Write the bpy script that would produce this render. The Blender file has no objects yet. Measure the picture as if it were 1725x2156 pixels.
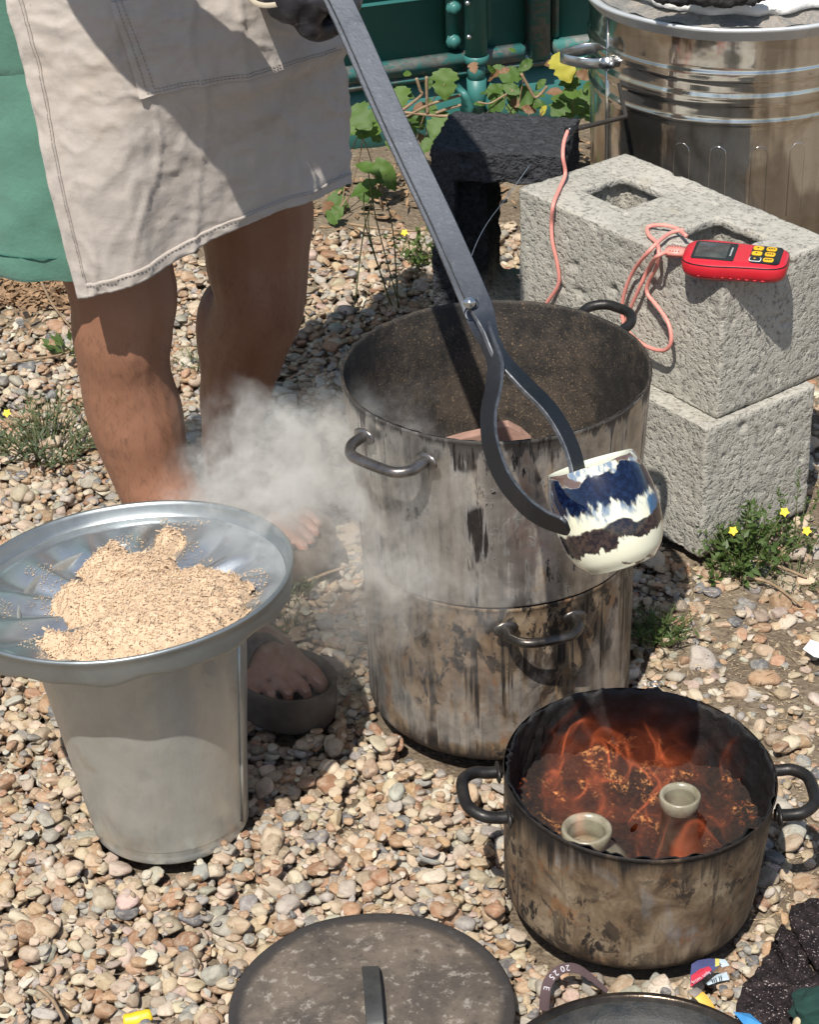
import bpy, bmesh, math, random
import numpy as np
from mathutils import Vector, Matrix, noise as mnoise
random.seed(7); rng = np.random.default_rng(7)
S = bpy.context.scene
COL = S.collection
V = Vector
PI = math.pi

# ------------------------------------------------------------------ camera, sky, sun, exposure
IMW, IMH = 1725.0, 2156.0                    # measuring frame used for the survey of the photograph
CH, CP, CR, CF = 1.7664, .5331, -.0318, 4821.985
fw = V((0, math.cos(CP), -math.sin(CP))); r0 = V((1, 0, 0)); u0 = r0.cross(fw)
rr = math.cos(CR)*r0 + math.sin(CR)*u0; uu = -math.sin(CR)*r0 + math.cos(CR)*u0
CO = V((0, 0, CH))
cd = bpy.data.cameras.new('camera'); cam = bpy.data.objects.new('camera', cd); COL.objects.link(cam)
mw = Matrix(((rr.x, uu.x, -fw.x, 0), (rr.y, uu.y, -fw.y, 0), (rr.z, uu.z, -fw.z, CH), (0, 0, 0, 1)))
cam.matrix_world = mw
cd.sensor_fit = 'VERTICAL'; cd.sensor_height = 36; cd.lens = CF/IMH*36; cd.clip_end = 200; cd.clip_start = .05
S.camera = cam

SUN = V((.20, .60, -1.0)).normalized()       # direction the light travels
W = bpy.data.worlds.new('World'); S.world = W; W.use_nodes = True
wn = W.node_tree; bg = wn.nodes['Background']
sky = wn.nodes.new('ShaderNodeTexSky'); sky.sky_type = 'NISHITA'; sky.sun_disc = False
sky.sun_elevation = math.asin(-SUN.z); sky.sun_rotation = math.atan2(-SUN.x, -SUN.y)
wn.links.new(sky.outputs[0], bg.inputs[0]); bg.inputs[1].default_value = .095
sl = bpy.data.lights.new('sun', 'SUN'); sl.energy = 4.5; sl.angle = math.radians(.53); sl.color = (1, .955, .88)
so = bpy.data.objects.new('sun', sl); COL.objects.link(so); so.rotation_euler = SUN.to_track_quat('-Z', 'Y').to_euler()
so.location = (-1, -3, 6)
S.view_settings.view_transform = 'Standard'; S.view_settings.look = 'None'
S.view_settings.exposure = .35; S.view_settings.gamma = 1; S.view_settings.use_curve_mapping = False
S.cycles.use_denoising = True
S.cycles.max_bounces = 8; S.cycles.transparent_max_bounces = 16; S.cycles.volume_bounces = 3; S.cycles.volume_step_rate = .5
S.cycles.volume_max_steps = 256
S.cycles.caustics_reflective = False; S.cycles.caustics_refractive = False

# ------------------------------------------------------------------ survey helpers (pixel of the 1725-wide view -> point of the place)
def ray(X, Y): return fw*CF + (X-IMW/2)*rr - (Y-IMH/2)*uu
def G(X, Y, z=0.0):
    d = ray(X, Y); return CO + d*((z-CH)/d.z)
def At(X, Y, y):
    d = ray(X, Y); return CO + d*(y/d.y)
def OnPlane(X, Y, p, n):
    d = ray(X, Y); return CO + d*((p-CO).dot(n)/d.dot(n))
def PX(p):
    d = V(p)-CO; z = d.dot(fw); return (IMW/2+CF*d.dot(rr)/z, IMH/2-CF*d.dot(uu)/z)

# ------------------------------------------------------------------ object helpers
def link(o, parent=None):
    COL.objects.link(o)
    if parent: o.parent = parent
    return o
def tag(o, label=None, cat=None, group=None, kind=None):
    if label: o['label'] = label
    if cat: o['category'] = cat
    if group: o['group'] = group
    if kind: o['kind'] = kind
    return o
def empty(name, loc, label, cat, group=None, rot=None):
    o = bpy.data.objects.new(name, None); o.empty_display_size = .05
    COL.objects.link(o); o.location = loc
    if rot is not None: o.rotation_euler = rot
    return tag(o, label, cat, group)
def meshobj(name, v, f, mat, parent=None, smooth=True, loc=None, local=False):
    """v in world coordinates unless local; with a parent Empty the vertices are moved to its frame"""
    me = bpy.data.meshes.new(name)
    me.from_pydata([tuple(p) for p in v], [], [tuple(q) for q in f]); me.update()
    return obj(name, me, mat, parent, smooth, local)
def obj(name, me, mat, parent=None, smooth=True, local=False):
    if smooth is not None:
        me.polygons.foreach_set('use_smooth', [bool(smooth)]*len(me.polygons))
    if mat is not None:
        me.materials.clear(); me.materials.append(mat)
    o = bpy.data.objects.new(name, me); link(o, parent)
    if parent is not None and not local:
        me.transform(world_of(parent).inverted())
    return o
def world_of(o):
    m = Matrix.LocRotScale(o.location, o.rotation_euler, o.scale)
    return world_of(o.parent) @ m if o.parent else m
def autosmooth(o, ang=35):
    me = o.data; bm = bmesh.new(); bm.from_mesh(me)
    for e in bm.edges:
        e.smooth = not (len(e.link_faces) == 2 and e.calc_face_angle(0) > math.radians(ang))
    bm.to_mesh(me); bm.free()
    return o
class MB:
    """collects vertices and faces of one mesh"""
    def __init__(s): s.v = []; s.f = []
    def add(s, v, f):
        n = len(s.v); s.v += [tuple(p) for p in v]; s.f += [tuple(i+n for i in q) for q in f]; return s
    def build(s, name, mat, parent=None, smooth=True): return meshobj(name, s.v, s.f, mat, parent, smooth)

def lathe(prof, seg=64, c=V((0, 0, 0)), M=None, fn=None, a0=0, a1=2*PI):
    """prof: list of (r,z). fn(r,z,a)->(r,z)"""
    full = abs(a1-a0-2*PI) < 1e-6; n = seg if full else seg+1
    v = []; f = []
    for (r, z) in prof:
        for k in range(n):
            a = a0+(a1-a0)*k/seg
            q, w = fn(r, z, a) if fn else (r, z)
            p = V((q*math.cos(a), q*math.sin(a), w))
            v.append((M @ p if M else p)+c)
    for i in range(len(prof)-1):
        for k in range(seg):
            k2 = (k+1) % n
            f.append((i*n+k, i*n+k2, (i+1)*n+k2, (i+1)*n+k))
    return v, f
def frames(pts):
    t = []
    for i in range(len(pts)):
        d = (pts[min(i+1, len(pts)-1)]-pts[max(i-1, 0)]); t.append(d.normalized() if d.length > 1e-9 else V((0, 0, 1)))
    n = t[0].orthogonal().normalized(); out = []
    for i in range(len(pts)):
        n = (n-t[i]*n.dot(t[i]));
        n = n.normalized() if n.length > 1e-6 else t[i].orthogonal().normalized()
        out.append((t[i], n, t[i].cross(n)))
    return out
def tube(pts, rad, seg=10, cap=True, flat=1.0):
    pts = [V(p) for p in pts]; R = rad if hasattr(rad, '__len__') else [rad]*len(pts)
    fr = frames(pts); v = []; f = []
    for p, r, (t, n, b) in zip(pts, R, fr):
        for k in range(seg):
            a = 2*PI*k/seg; v.append(p+(n*math.cos(a)+b*math.sin(a)*flat)*r)
    for i in range(len(pts)-1):
        for k in range(seg):
            k2 = (k+1) % seg; f.append((i*seg+k, i*seg+k2, (i+1)*seg+k2, (i+1)*seg+k))
    if cap:
        f.append(tuple(range(seg))[::-1]); f.append(tuple((len(pts)-1)*seg+k for k in range(seg)))
    return v, f
def bar(pts, wd, w, t):
    """flat bar along pts, width along wd[i] (perpendicular part), width w and thickness t, softened edges"""
    pts = [V(p) for p in pts]; v = []; f = []
    wl = w if hasattr(w, '__len__') else [w]*len(pts); tl = t if hasattr(t, '__len__') else [t]*len(pts)
    for i, p in enumerate(pts):
        d = (pts[min(i+1, len(pts)-1)]-pts[max(i-1, 0)]).normalized()
        a = V(wd[i] if isinstance(wd, list) else wd); a = (a-d*a.dot(d)).normalized(); b = d.cross(a)
        W_, T_ = wl[i]/2, tl[i]/2; e = min(T_, W_)*.35
        for (x, y) in ((-W_, -T_+e), (-W_+e, -T_), (W_-e, -T_), (W_, -T_+e), (W_, T_-e), (W_-e, T_), (-W_+e, T_), (-W_, T_-e)):
            v.append(p+a*x+b*y)
    for i in range(len(pts)-1):
        for k in range(8):
            k2 = (k+1) % 8; f.append((i*8+k, i*8+k2, (i+1)*8+k2, (i+1)*8+k))
    f.append(tuple(range(8))[::-1]); f.append(tuple((len(pts)-1)*8+k for k in range(8)))
    return v, f
def spline(pts, n=8, closed=False):
    pts = [V(p) for p in pts]; out = []; m = len(pts)
    for i in range(m if closed else m-1):
        if closed: a, b, c, d = pts[(i-1) % m], pts[i], pts[(i+1) % m], pts[(i+2) % m]
        else: a, b, c, d = pts[max(i-1, 0)], pts[i], pts[i+1], pts[min(i+2, m-1)]
        for k in range(n):
            t = k/n
            out.append(.5*((2*b)+(c-a)*t+(2*a-5*b+4*c-d)*t*t+(3*b-a-3*c+d)*t**3))
    if not closed: out.append(pts[-1])
    return out
def box(c, ax, ay, az, sx, sy, sz, bev=.15):
    """box with bevelled edges; ax.. unit axes, sizes full"""
    c = V(c); bm = bmesh.new(); bmesh.ops.create_cube(bm, size=1)
    for q in bm.verts: q.co = V((q.co.x*sx, q.co.y*sy, q.co.z*sz))
    if bev > 0: bmesh.ops.bevel(bm, geom=bm.edges[:], offset=bev, segments=2, affect='EDGES')
    M = Matrix((ax, ay, az)).transposed()
    v = [c+M @ q.co for q in bm.verts]; bm.verts.index_update(); f = [[q.index for q in p.verts] for p in bm.faces]; bm.free()
    return v, f
XA, YA, ZA = V((1, 0, 0)), V((0, 1, 0)), V((0, 0, 1))
def remesh(v, f, voxel, smooth=4, sf=.5):
    """voxel-fuse a soup of closed shapes into one continuous surface; returns a mesh datablock"""
    me = bpy.data.meshes.new('tmp'); me.from_pydata([tuple(p) for p in v], [], [tuple(q) for q in f]); me.update()
    o = bpy.data.objects.new('tmp', me); COL.objects.link(o)
    m = o.modifiers.new('r', 'REMESH'); m.mode = 'VOXEL'; m.voxel_size = voxel
    if smooth:
        s = o.modifiers.new('s', 'SMOOTH'); s.factor = sf; s.iterations = smooth
    dg = bpy.context.evaluated_depsgraph_get(); dg.update()
    r = bpy.data.meshes.new_from_object(o.evaluated_get(dg), depsgraph=dg)
    bpy.data.objects.remove(o); bpy.data.meshes.remove(me)
    return r
def nz(p, s=1.0, off=0.0): return mnoise.noise(V(p)*s+V((off, off*1.7, -off)))
def displace(me, fn):
    me.update()
    no = [q.vector.copy() for q in me.vertex_normals]
    for q, n in zip(me.vertices, no): q.co = q.co+n*fn(q.co, n)
    me.update()
def sphere(c, r, sub=2, M=None):
    bm = bmesh.new(); bmesh.ops.create_icosphere(bm, subdivisions=sub, radius=1)
    rx = r if hasattr(r, '__len__') else (r, r, r)
    v = []
    for q in bm.verts:
        p = V((q.co.x*rx[0], q.co.y*rx[1], q.co.z*rx[2])); v.append(V(c)+(M @ p if M else p))
    bm.verts.index_update(); f = [[q.index for q in p.verts] for p in bm.faces]; bm.free()
    return v, f
def capsule_chain(pts, rad, seg=14, n=5):
    """limb as a closed tube with rounded ends through spline points"""
    P = spline(pts, n); R = []
    m = len(pts)
    for i in range(m-1):
        for k in range(n):
            t = k/n; t = t*t*(3-2*t); R.append(rad[i]*(1-t)+rad[i+1]*t)
    R.append(rad[-1])
    d0 = (P[0]-P[1]).normalized(); d1 = (P[-1]-P[-2]).normalized()
    hp = [(.5, .87), (.87, .5), (.99, .12)]
    P2 = [P[0]+d0*R[0]*a for a, b in hp[::-1]]+P+[P[-1]+d1*R[-1]*a for a, b in hp]
    R2 = [R[0]*b for a, b in hp[::-1]]+R+[R[-1]*b for a, b in hp]
    return tube(P2, R2, seg)

# ------------------------------------------------------------------ material helpers
class Mat:
    def __init__(s, name):
        s.m = bpy.data.materials.new(name); s.m.use_nodes = True; s.t = s.m.node_tree
        s.b = s.t.nodes['Principled BSDF']; s.out = s.t.nodes['Material Output']
    def node(s, typ, ins=None, **props):
        n = s.t.nodes.new(typ)
        for k, v in props.items(): setattr(n, k, v)
        for k, v in (ins or {}).items(): s.put(n.inputs[k], v)
        return n
    def put(s, sock, v):
        if isinstance(v, bpy.types.NodeSocket): s.t.links.new(v, sock)
        elif v is None: pass
        else:
            if hasattr(v, '__len__') and sock.type == 'RGBA' and len(v) == 3: v = (*v, 1)
            sock.default_value = v
    def co(s, which='Object', scale=None, rot=None, loc=None):
        o = s.node('ShaderNodeTexCoord').outputs[which]
        if scale is not None or rot is not None or loc is not None:
            mp = s.node('ShaderNodeMapping', {'Vector': o})
            if scale is not None: mp.inputs['Scale'].default_value = scale
            if rot is not None: mp.inputs['Rotation'].default_value = rot
            if loc is not None: mp.inputs['Location'].default_value = loc
            o = mp.outputs[0]
        return o
    def noise(s, vec, scale, detail=4, rough=.55, dist=0, out=0):
        return s.node('ShaderNodeTexNoise', {'Vector': vec, 'Scale': scale, 'Detail': detail, 'Roughness': rough, 'Distortion': dist}).outputs[out]
    def voro(s, vec, scale, feat='F1', out='Distance', rnd=1):
        return s.node('ShaderNodeTexVoronoi', {'Vector': vec, 'Scale': scale, 'Randomness': rnd}, feature=feat).outputs[out]
    def ramp(s, fac, stops, interp='LINEAR'):
        n = s.node('ShaderNodeValToRGB', {'Fac': fac}); e = n.color_ramp.elements; n.color_ramp.interpolation = interp
        while len(e) < len(stops): e.new(.5)
        for q, (p, c) in zip(e, stops):
            q.position = p; q.color = (c, c, c, 1) if not hasattr(c, '__len__') else (*c[:3], 1)
        return n.outputs[0]
    def sm(s, x, a, b):       # smoothstep 0..1 between a and b
        n = s.node('ShaderNodeMapRange', {0: x, 1: a, 2: b, 3: 0.0, 4: 1.0}, interpolation_type='SMOOTHSTEP'); return n.outputs[0]
    def mix(s, fac, a, b, mode='MIX'):
        n = s.node('ShaderNodeMix', data_type='RGBA', blend_type=mode)
        s.put(n.inputs[0], fac); s.put(n.inputs[6], a); s.put(n.inputs[7], b); return n.outputs[2]
    def math(s, op, a, b=None, c=None, clamp=False):
        n = s.node('ShaderNodeMath', operation=op, use_clamp=clamp); s.put(n.inputs[0], a)
        if b is not None: s.put(n.inputs[1], b)
        if c is not None: s.put(n.inputs[2], c)
        return n.outputs[0]
    def vmath(s, op, a, b=None):
        n = s.node('ShaderNodeVectorMath', operation=op); s.put(n.inputs[0], a)
        if b is not None: s.put(n.inputs[1], b)
        return n
    def sep(s, v): return s.node('ShaderNodeSeparateXYZ', {0: v}).outputs
    def comb(s, x, y, z): return s.node('ShaderNodeCombineXYZ', {0: x, 1: y, 2: z}).outputs[0]
    def bump(s, h, strength=.5, dist=.002, nrm=None):
        ins = {'Height': h, 'Strength': strength, 'Distance': dist}
        n = s.node('ShaderNodeBump', ins)
        if nrm is not None: s.put(n.inputs['Normal'], nrm)
        return n.outputs[0]
    def set(s, **k):
        names = dict(color='Base Color', rough='Roughness', metal='Metallic', normal='Normal', spec='Specular IOR Level', emit='Emission Color',
                     estr='Emission Strength', coat='Coat Weight', coatr='Coat Roughness', sss='Subsurface Weight', sssr='Subsurface Radius', ssss='Subsurface Scale', trans='Transmission Weight', alpha='Alpha', aniso='Anisotropic', sheen='Sheen Weight')
        for a, v in k.items(): s.put(s.b.inputs[names[a]], v)
        return s
    @property
    def cyl(s):               # (angle 0..1 wrapped by sin/cos, z): returns cos,sin,z of the object position
        x, y, z = s.sep(s.co('Object')); return x, y, z

def simple(name, col, rough=.6, metal=0, bumpscale=0, bumpd=.001, var=.15, vscale=30, spec=.5, **k):
    m = Mat(name); c = m.co('Object'); n = m.noise(c, vscale, 5)
    lo = tuple(q*(1-var) for q in col); hi = tuple(min(1, q*(1+var)) for q in col)
    m.set(color=m.ramp(n, [(.3, lo), (.7, hi)]), rough=rough, metal=metal, spec=spec, **k)
    if bumpscale: m.set(normal=m.bump(m.noise(c, bumpscale, 4), .6, bumpd))
    return m.m
def thing(name, mbv, mat, base, label, cat, group=None, smooth=True, kind=None):
    """a thing that is one mesh, with its origin at base"""
    v, f = mbv; base = V(base)
    o = meshobj(name, [V(p)-base for p in v], f, mat, None, smooth); o.location = base
    return tag(o, label, cat, group, kind)

# ================================================================== MATERIALS
def stone_mat(name, inst):
    m = Mat(name)
    if inst: tint = m.node('ShaderNodeAttribute', attribute_name='tint', attribute_type='INSTANCER').outputs['Color']
    else: tint = m.node('ShaderNodeObjectInfo').outputs['Color']
    rnd = m.node('ShaderNodeObjectInfo').outputs['Random']
    c = m.vmath('ADD', m.co('Object'), m.comb(m.math('MULTIPLY', rnd, 37.0), m.math('MULTIPLY', rnd, 91.0), 0.0)).outputs[0]
    n1 = m.noise(c, 1.3, 5, .6, .6); n2 = m.noise(c, 7, 4, .65)
    a = m.mix(m.sm(n1, .42, .68), tint, m.mix(.4, tint, (.58, .50, .38)))
    a = m.mix(m.math('MULTIPLY', m.sm(n1, .5, .28), .45), a, (.20, .12, .07))
    a = m.mix(m.math('MULTIPLY', m.sm(n2, .60, .78), .5), a, (.08, .065, .055))
    a = m.mix(m.math('MULTIPLY', m.sm(n2, .44, .25), .35), a, (.66, .60, .50))
    m.set(color=a, rough=m.ramp(n2, [(.3, .42), (.7, .72)]), spec=.38,
          normal=m.bump(m.math('ADD', n2, m.math('MULTIPLY', m.noise(c, 22, 3), .3)), .35, .12))
    return m.m
M_STONE_I = stone_mat('flint_gravel', True); M_STONE = stone_mat('flint_pebble', False)

m = Mat('soil'); c = m.co('Object')
n1 = m.noise(c, 5, 5, .6); n2 = m.noise(c, 90, 6, .7); n3 = m.voro(c, 160)
col = m.mix(m.sm(n1, .4, .65), (.16, .122, .085), (.235, .185, .13))
col = m.mix(m.sm(n2, .5, .72), col, (.30, .25, .185)); col = m.mix(m.sm(n2, .46, .3), col, (.06, .045, .033))
m.set(color=col, rough=.95, spec=.15, normal=m.bump(m.math('ADD', n2, m.math('MULTIPLY', n3, .6)), .8, .006)); M_SOIL = m.m

def steel_pot(name, hi, metal=.5, mottle=.5, freckle=.5, drips=.5, rimk=.5, rimw=.03, bottom=.8, seed=0., tone=1.0, zs=.38, sw=.45):
    """cooked-on stainless steel: bare metal, brown film, smoky mottling, soot freckles and drips running down.  amounts 0..1"""
    m = Mat(name); x, y, z = m.cyl
    c = m.co('Object', loc=(seed, seed*.7, 0)); streak = m.co('Object', scale=(1, 1, .05), loc=(seed, seed, seed)); half = m.co('Object', scale=(1, 1, zs), loc=(seed*2, seed, 0))
    st = m.noise(streak, 34, 5, .65); st2 = m.noise(streak, 95, 4, .6); big = m.noise(c, 6, 4, .6, .6); mid = m.noise(c, 22, 5, .65, .6); fine = m.noise(c, 75, 5, .7); semi = m.noise(half, 17, 6, .72, .8); fr = m.noise(half, 52, 5, .72, .5)
    def th(v, amt, w=.06): return m.sm(v, .66-.32*amt, .66-.32*amt+w)      # amt of the surface above the threshold
    film = m.sm(m.math('ADD', m.math('MULTIPLY', big, .6), m.math('MULTIPLY', st, .4)), .30+.36*metal, .42+.36*metal)
    tan = m.ramp(m.math('ADD', m.math('MULTIPLY', mid, 1-sw), m.math('MULTIPLY', st, sw)), [(.36, tuple(q*tone for q in (.105, .066, .038))), (.5, tuple(q*tone for q in (.21, .145, .088))), (.64, tuple(q*tone for q in (.34, .26, .17)))])
    metc = m.ramp(m.math('ADD', m.math('MULTIPLY', st, .6), m.math('MULTIPLY', mid, .4)), [(.38, (.24, .23, .22)), (.5, (.46, .44, .41)), (.62, (.66, .64, .60))])
    col = m.mix(film, metc, tan)
    smoke = m.math('MULTIPLY', th(semi, mottle, .19), .82)
    col = m.mix(smoke, col, m.ramp(fine, [(.35, (.030, .021, .016)), (.7, (.085, .058, .040))]))
    rust = m.math('MULTIPLY', th(m.noise(half, 30, 5, .7, .4, 0), .30, .08), .6); col = m.mix(m.math('MULTIPLY', rust, film), col, (.22, .10, .04))
    spots = m.math('MULTIPLY', th(fr, freckle, .085), m.sm(big, .36, .56))
    gate = m.sm(m.noise(c, 10, 3, .6), .42, .54); run = m.math('MULTIPLY', th(m.math('ADD', m.math('MULTIPLY', st, .65), m.math('MULTIPLY', st2, .35)), drips, .085), gate)
    zz = m.math('ADD', z, m.math('MULTIPLY', m.math('SUBTRACT', st, .5), .16)); zz = m.math('ADD', zz, m.math('MULTIPLY', m.math('SUBTRACT', mid, .5), .05))
    rim = m.math('MULTIPLY', m.sm(zz, hi-rimw, hi-rimw*.25), rimk); low = m.math('MULTIPLY', m.sm(zz, .045, .004), bottom)
    dark = m.math('MAXIMUM', m.math('MAXIMUM', spots, run), m.math('MAXIMUM', rim, low))
    col = m.mix(dark, col, m.ramp(fine, [(.3, (.008, .007, .007)), (.8, (.034, .025, .020))]))
    clean = m.math('MULTIPLY', m.math('SUBTRACT', 1.0, film), m.math('SUBTRACT', 1.0, m.math('MAXIMUM', dark, smoke)))
    m.set(color=col, metal=m.math('MULTIPLY', clean, .85), rough=m.math('SUBTRACT', m.math('ADD', .42, m.math('MULTIPLY', mid, .35)), m.math('MULTIPLY', clean, .26)), spec=.4,
          normal=m.bump(m.math('ADD', m.math('MULTIPLY', fine, .5), m.math('ADD', m.math('MULTIPLY', dark, .7), m.math('MULTIPLY', m.noise(c, 9, 2), 1.2))), .35, .0018))
    return m.m
def soot_mat(name, specks=0.0, rough=.8, base=(.014, .013, .013), brown=(.055, .04, .03)):
    m = Mat(name); c = m.co('Object'); n = m.noise(c, 60, 6, .7); b = m.noise(c, 9, 4, .6); f = m.noise(c, 380, 3, .7)
    col = m.mix(m.sm(m.math('ADD', m.math('MULTIPLY', b, .6), m.math('MULTIPLY', n, .4)), .42, .66), base, brown)
    if specks:
        w = m.math('MULTIPLY', m.sm(f, .58, .68), m.sm(m.math('ADD', b, m.math('MULTIPLY', n, .5)), .56, .82)); col = m.mix(m.math('MULTIPLY', w, specks), col, (.40, .27, .15))
    m.set(color=col, rough=m.ramp(n, [(.3, rough-.25), (.7, rough)]), spec=.4, normal=m.bump(m.math('ADD', n, m.math('MULTIPLY', f, .5)), .6, .003))
    return m.m
M_SOOT = soot_mat('soot_crust', 0, .75, (.006, .006, .0065), (.022, .018, .016)); M_SOOTIN = soot_mat('soot_with_specks', .6, .85, (.022, .02, .018), (.075, .058, .044))

def concrete(name, soot=False):
    m = Mat(name); c = m.co('Object'); n1 = m.noise(c, 6, 4, .6); n2 = m.noise(c, 120, 5, .65); v = m.voro(c, 130); v2 = m.voro(c, 300)
    g1 = m.noise(c, 105, 3, .6); g2 = m.noise(c, 210, 4, .65); pit = m.sm(m.math('ADD', m.math('MULTIPLY', g1, .7), m.math('MULTIPLY', g2, .3)), .45, .36)
    col = m.mix(m.sm(n1, .35, .7), (.345, .33, .285), (.45, .425, .365))
    col = m.mix(m.math('MULTIPLY', m.sm(n2, .40, .62), .45), col, (.50, .47, .41)); col = m.mix(m.math('MULTIPLY', pit, .75), col, (.16, .15, .135))
    col = m.mix(m.math('MULTIPLY', m.sm(m.noise(c, 16, 4, .6), .62, .75), .35), col, (.30, .23, .15))
    h = m.math('ADD', m.math('MULTIPLY', m.sm(g1, .30, .55), 1.0), m.math('ADD', m.math('MULTIPLY', g2, .8), m.math('MULTIPLY', v2, .15)))
    if soot:
        x, y, z = m.cyl
        s = m.math('ADD', m.math('SUBTRACT', .30, m.math('MULTIPLY', x, 1.75)), m.math('MULTIPLY', m.math('SUBTRACT', z, .22), 1.5))
        s = m.math('ADD', s, m.math('MULTIPLY', m.math('SUBTRACT', m.noise(c, 14, 5, .6), .5), .22))
        s = m.sm(s, .02, .16)
        blk = m.ramp(n2, [(.3, (.016, .017, .021)), (.75, (.062, .065, .075))])
        col = m.mix(m.math('MULTIPLY', s, .97), col, blk)
    m.set(color=col, rough=.92, spec=.2, normal=m.bump(h, .7 if soot else .55, .005 if soot else .0034)); return m.m
M_CONC = concrete('concrete'); M_CONCS = concrete('sooty_concrete', True)

# green paint, worn along edges
def green_paint(name, wear):
    m = Mat(name); c = m.co('Object'); n = m.noise(c, 30, 6, .7, .4); st = m.noise(m.co('Object', scale=(3, 3, 40)), 3, 5, .7)
    g = m.mix(m.noise(c, 4, 3), (.036, .150, .138), (.046, .185, .168))
    if wear:
        w = m.sm(m.math('ADD', m.math('MULTIPLY', n, .6), m.math('MULTIPLY', st, .4)), .58-wear*.16, .66-wear*.16)
        g = m.mix(w, g, m.mix(m.noise(c, 80, 4), (.055, .05, .045), (.24, .26, .24)))
    else:
        g = m.mix(m.math('MULTIPLY', m.sm(m.noise(c, 55, 5, .7), .70, .76), .5), g, (.2, .26, .24))
    m.set(color=g, rough=m.ramp(n, [(.3, .32), (.7, .55)]), spec=.5, normal=m.bump(n, .15, .002)); return m.m
M_GREEN = green_paint('green_paint', 0); M_GREENW = green_paint('worn_green_paint', .75)

# shiny dustbin steel of the kiln
m = Mat('dustbin_steel'); x, y, z = m.cyl; c = m.co('Object'); st = m.noise(m.co('Object', scale=(1, 1, .05)), 30, 5, .6); n = m.noise(c, 9, 4, .6, .5); sp = m.noise(c, 60, 5, .7)
refl_patch = m.noise(m.co('Object', scale=(1, 1, .25)), 11, 3, .55, .8)  # dark upright patches painted into the steel in place of reflected surroundings
col = m.mix(m.sm(n, .42, .66), (.72, .69, .64), (.52, .45, .37)); col = m.mix(m.math('MULTIPLY', m.sm(refl_patch, .48, .60), .62), col, (.20, .175, .15)); col = m.mix(m.math('MULTIPLY', m.sm(sp, .60, .74), .5), col, (.16, .13, .10))
m.set(color=col, metal=.95, rough=m.math('ADD', .04, m.math('MULTIPLY', m.math('ADD', st, n), .07)), normal=m.bump(m.math('ADD', m.noise(c, 11, 3), m.math('MULTIPLY', st, .3)), .22, .007)); M_BIN = m.m
# galvanised sheet
def galv(name, base=(.40, .42, .42), rough=.34, seed=0, metal=.85, dent=0.):
    m = Mat(name); c = m.co('Object', loc=(seed, 0, seed)); v = m.voro(c, 60, out='Color'); n = m.noise(c, 10, 5, .6, .4); st = m.noise(m.co('Object', scale=(1, 1, .08)), 60, 4, .6)
    g = m.sep(v)[0]
    col = m.mix(m.math('ADD', m.math('MULTIPLY', g, .10), m.math('MULTIPLY', n, .90)), tuple(q*.66 for q in base), tuple(min(1, q*1.25) for q in base))
    col = m.mix(m.math('MULTIPLY', m.sm(n, .56, .72), .55), col, (.33, .28, .21))
    m.set(color=col, metal=metal, rough=m.math('ADD', rough-.1, m.math('MULTIPLY', m.math('ADD', n, st), .18)), normal=m.bump(m.math('ADD', m.math('ADD', n, m.math('MULTIPLY', st, .4)), m.math('MULTIPLY', m.noise(m.co('Object', scale=(1, 1, .45)), 42, 3, .6), dent*4)), .12+dent*.3, .003)); return m.m
M_GALV = galv('galvanised_lid', (.37, .40, .40), .36); M_GALVS = galv('bright_funnel_sheet', (.56, .60, .63), .22, 3); M_BUCKET = galv('bucket_steel', (.50, .505, .47), .26, 5, .58, .5)  # bucket tone paled and less metallic, painting in the smoke haze

m = Mat('sawdust'); c = m.co('Object'); n = m.noise(c, 16, 5, .65); f = m.noise(c, 240, 5, .75)
col = m.mix(n, (.54, .38, .245), (.64, .475, .325)); col = m.mix(m.sm(f, .45, .7), col, (.70, .545, .375)); col = m.mix(m.math('MULTIPLY', m.sm(f, .40, .28), .5), col, (.38, .245, .15))
m.set(color=col, rough=.9, spec=.15, normal=m.bump(f, .6, .003)); M_SAW = m.m

# iron bar of the tongs
m = Mat('tong_steel'); c = m.co('Object'); n = m.noise(c, 25, 5, .65, .5); sc_ = m.noise(m.co('Object', scale=(1, 1, .3)), 140, 4, .7)
col = m.mix(n, (.040, .046, .058), (.085, .095, .112)); col = m.mix(m.math('MULTIPLY', m.sm(sc_, .58, .78), .45), col, (.20, .21, .22))
zt_ = m.sep(c)[2]; col = m.mix(m.math('MULTIPLY', m.sm(m.math('ADD', zt_, m.math('MULTIPLY', n, .03)), .0, -.045), .8), col, (.014, .014, .016))
m.set(color=col, metal=.6, rough=m.ramp(n, [(.3, .36), (.7, .55)]), normal=m.bump(sc_, .2, .0015)); M_TONG = m.m
M_TONGH = simple('heat_blackened_steel', (.035, .036, .040), .5, .5, 90, .001, .4)
M_ZINC = simple('zinc_plated_steel', (.55, .57, .58), .28, .95, 60, .0006)
M_IRON = simple('black_iron_handle', (.030, .027, .025), .42, .5, 80, .0012, .5, 40)
M_STEELH = simple('scorched_steel_handle', (.085, .075, .066), .34, .8, 70, .001, .5, 35)

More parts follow.
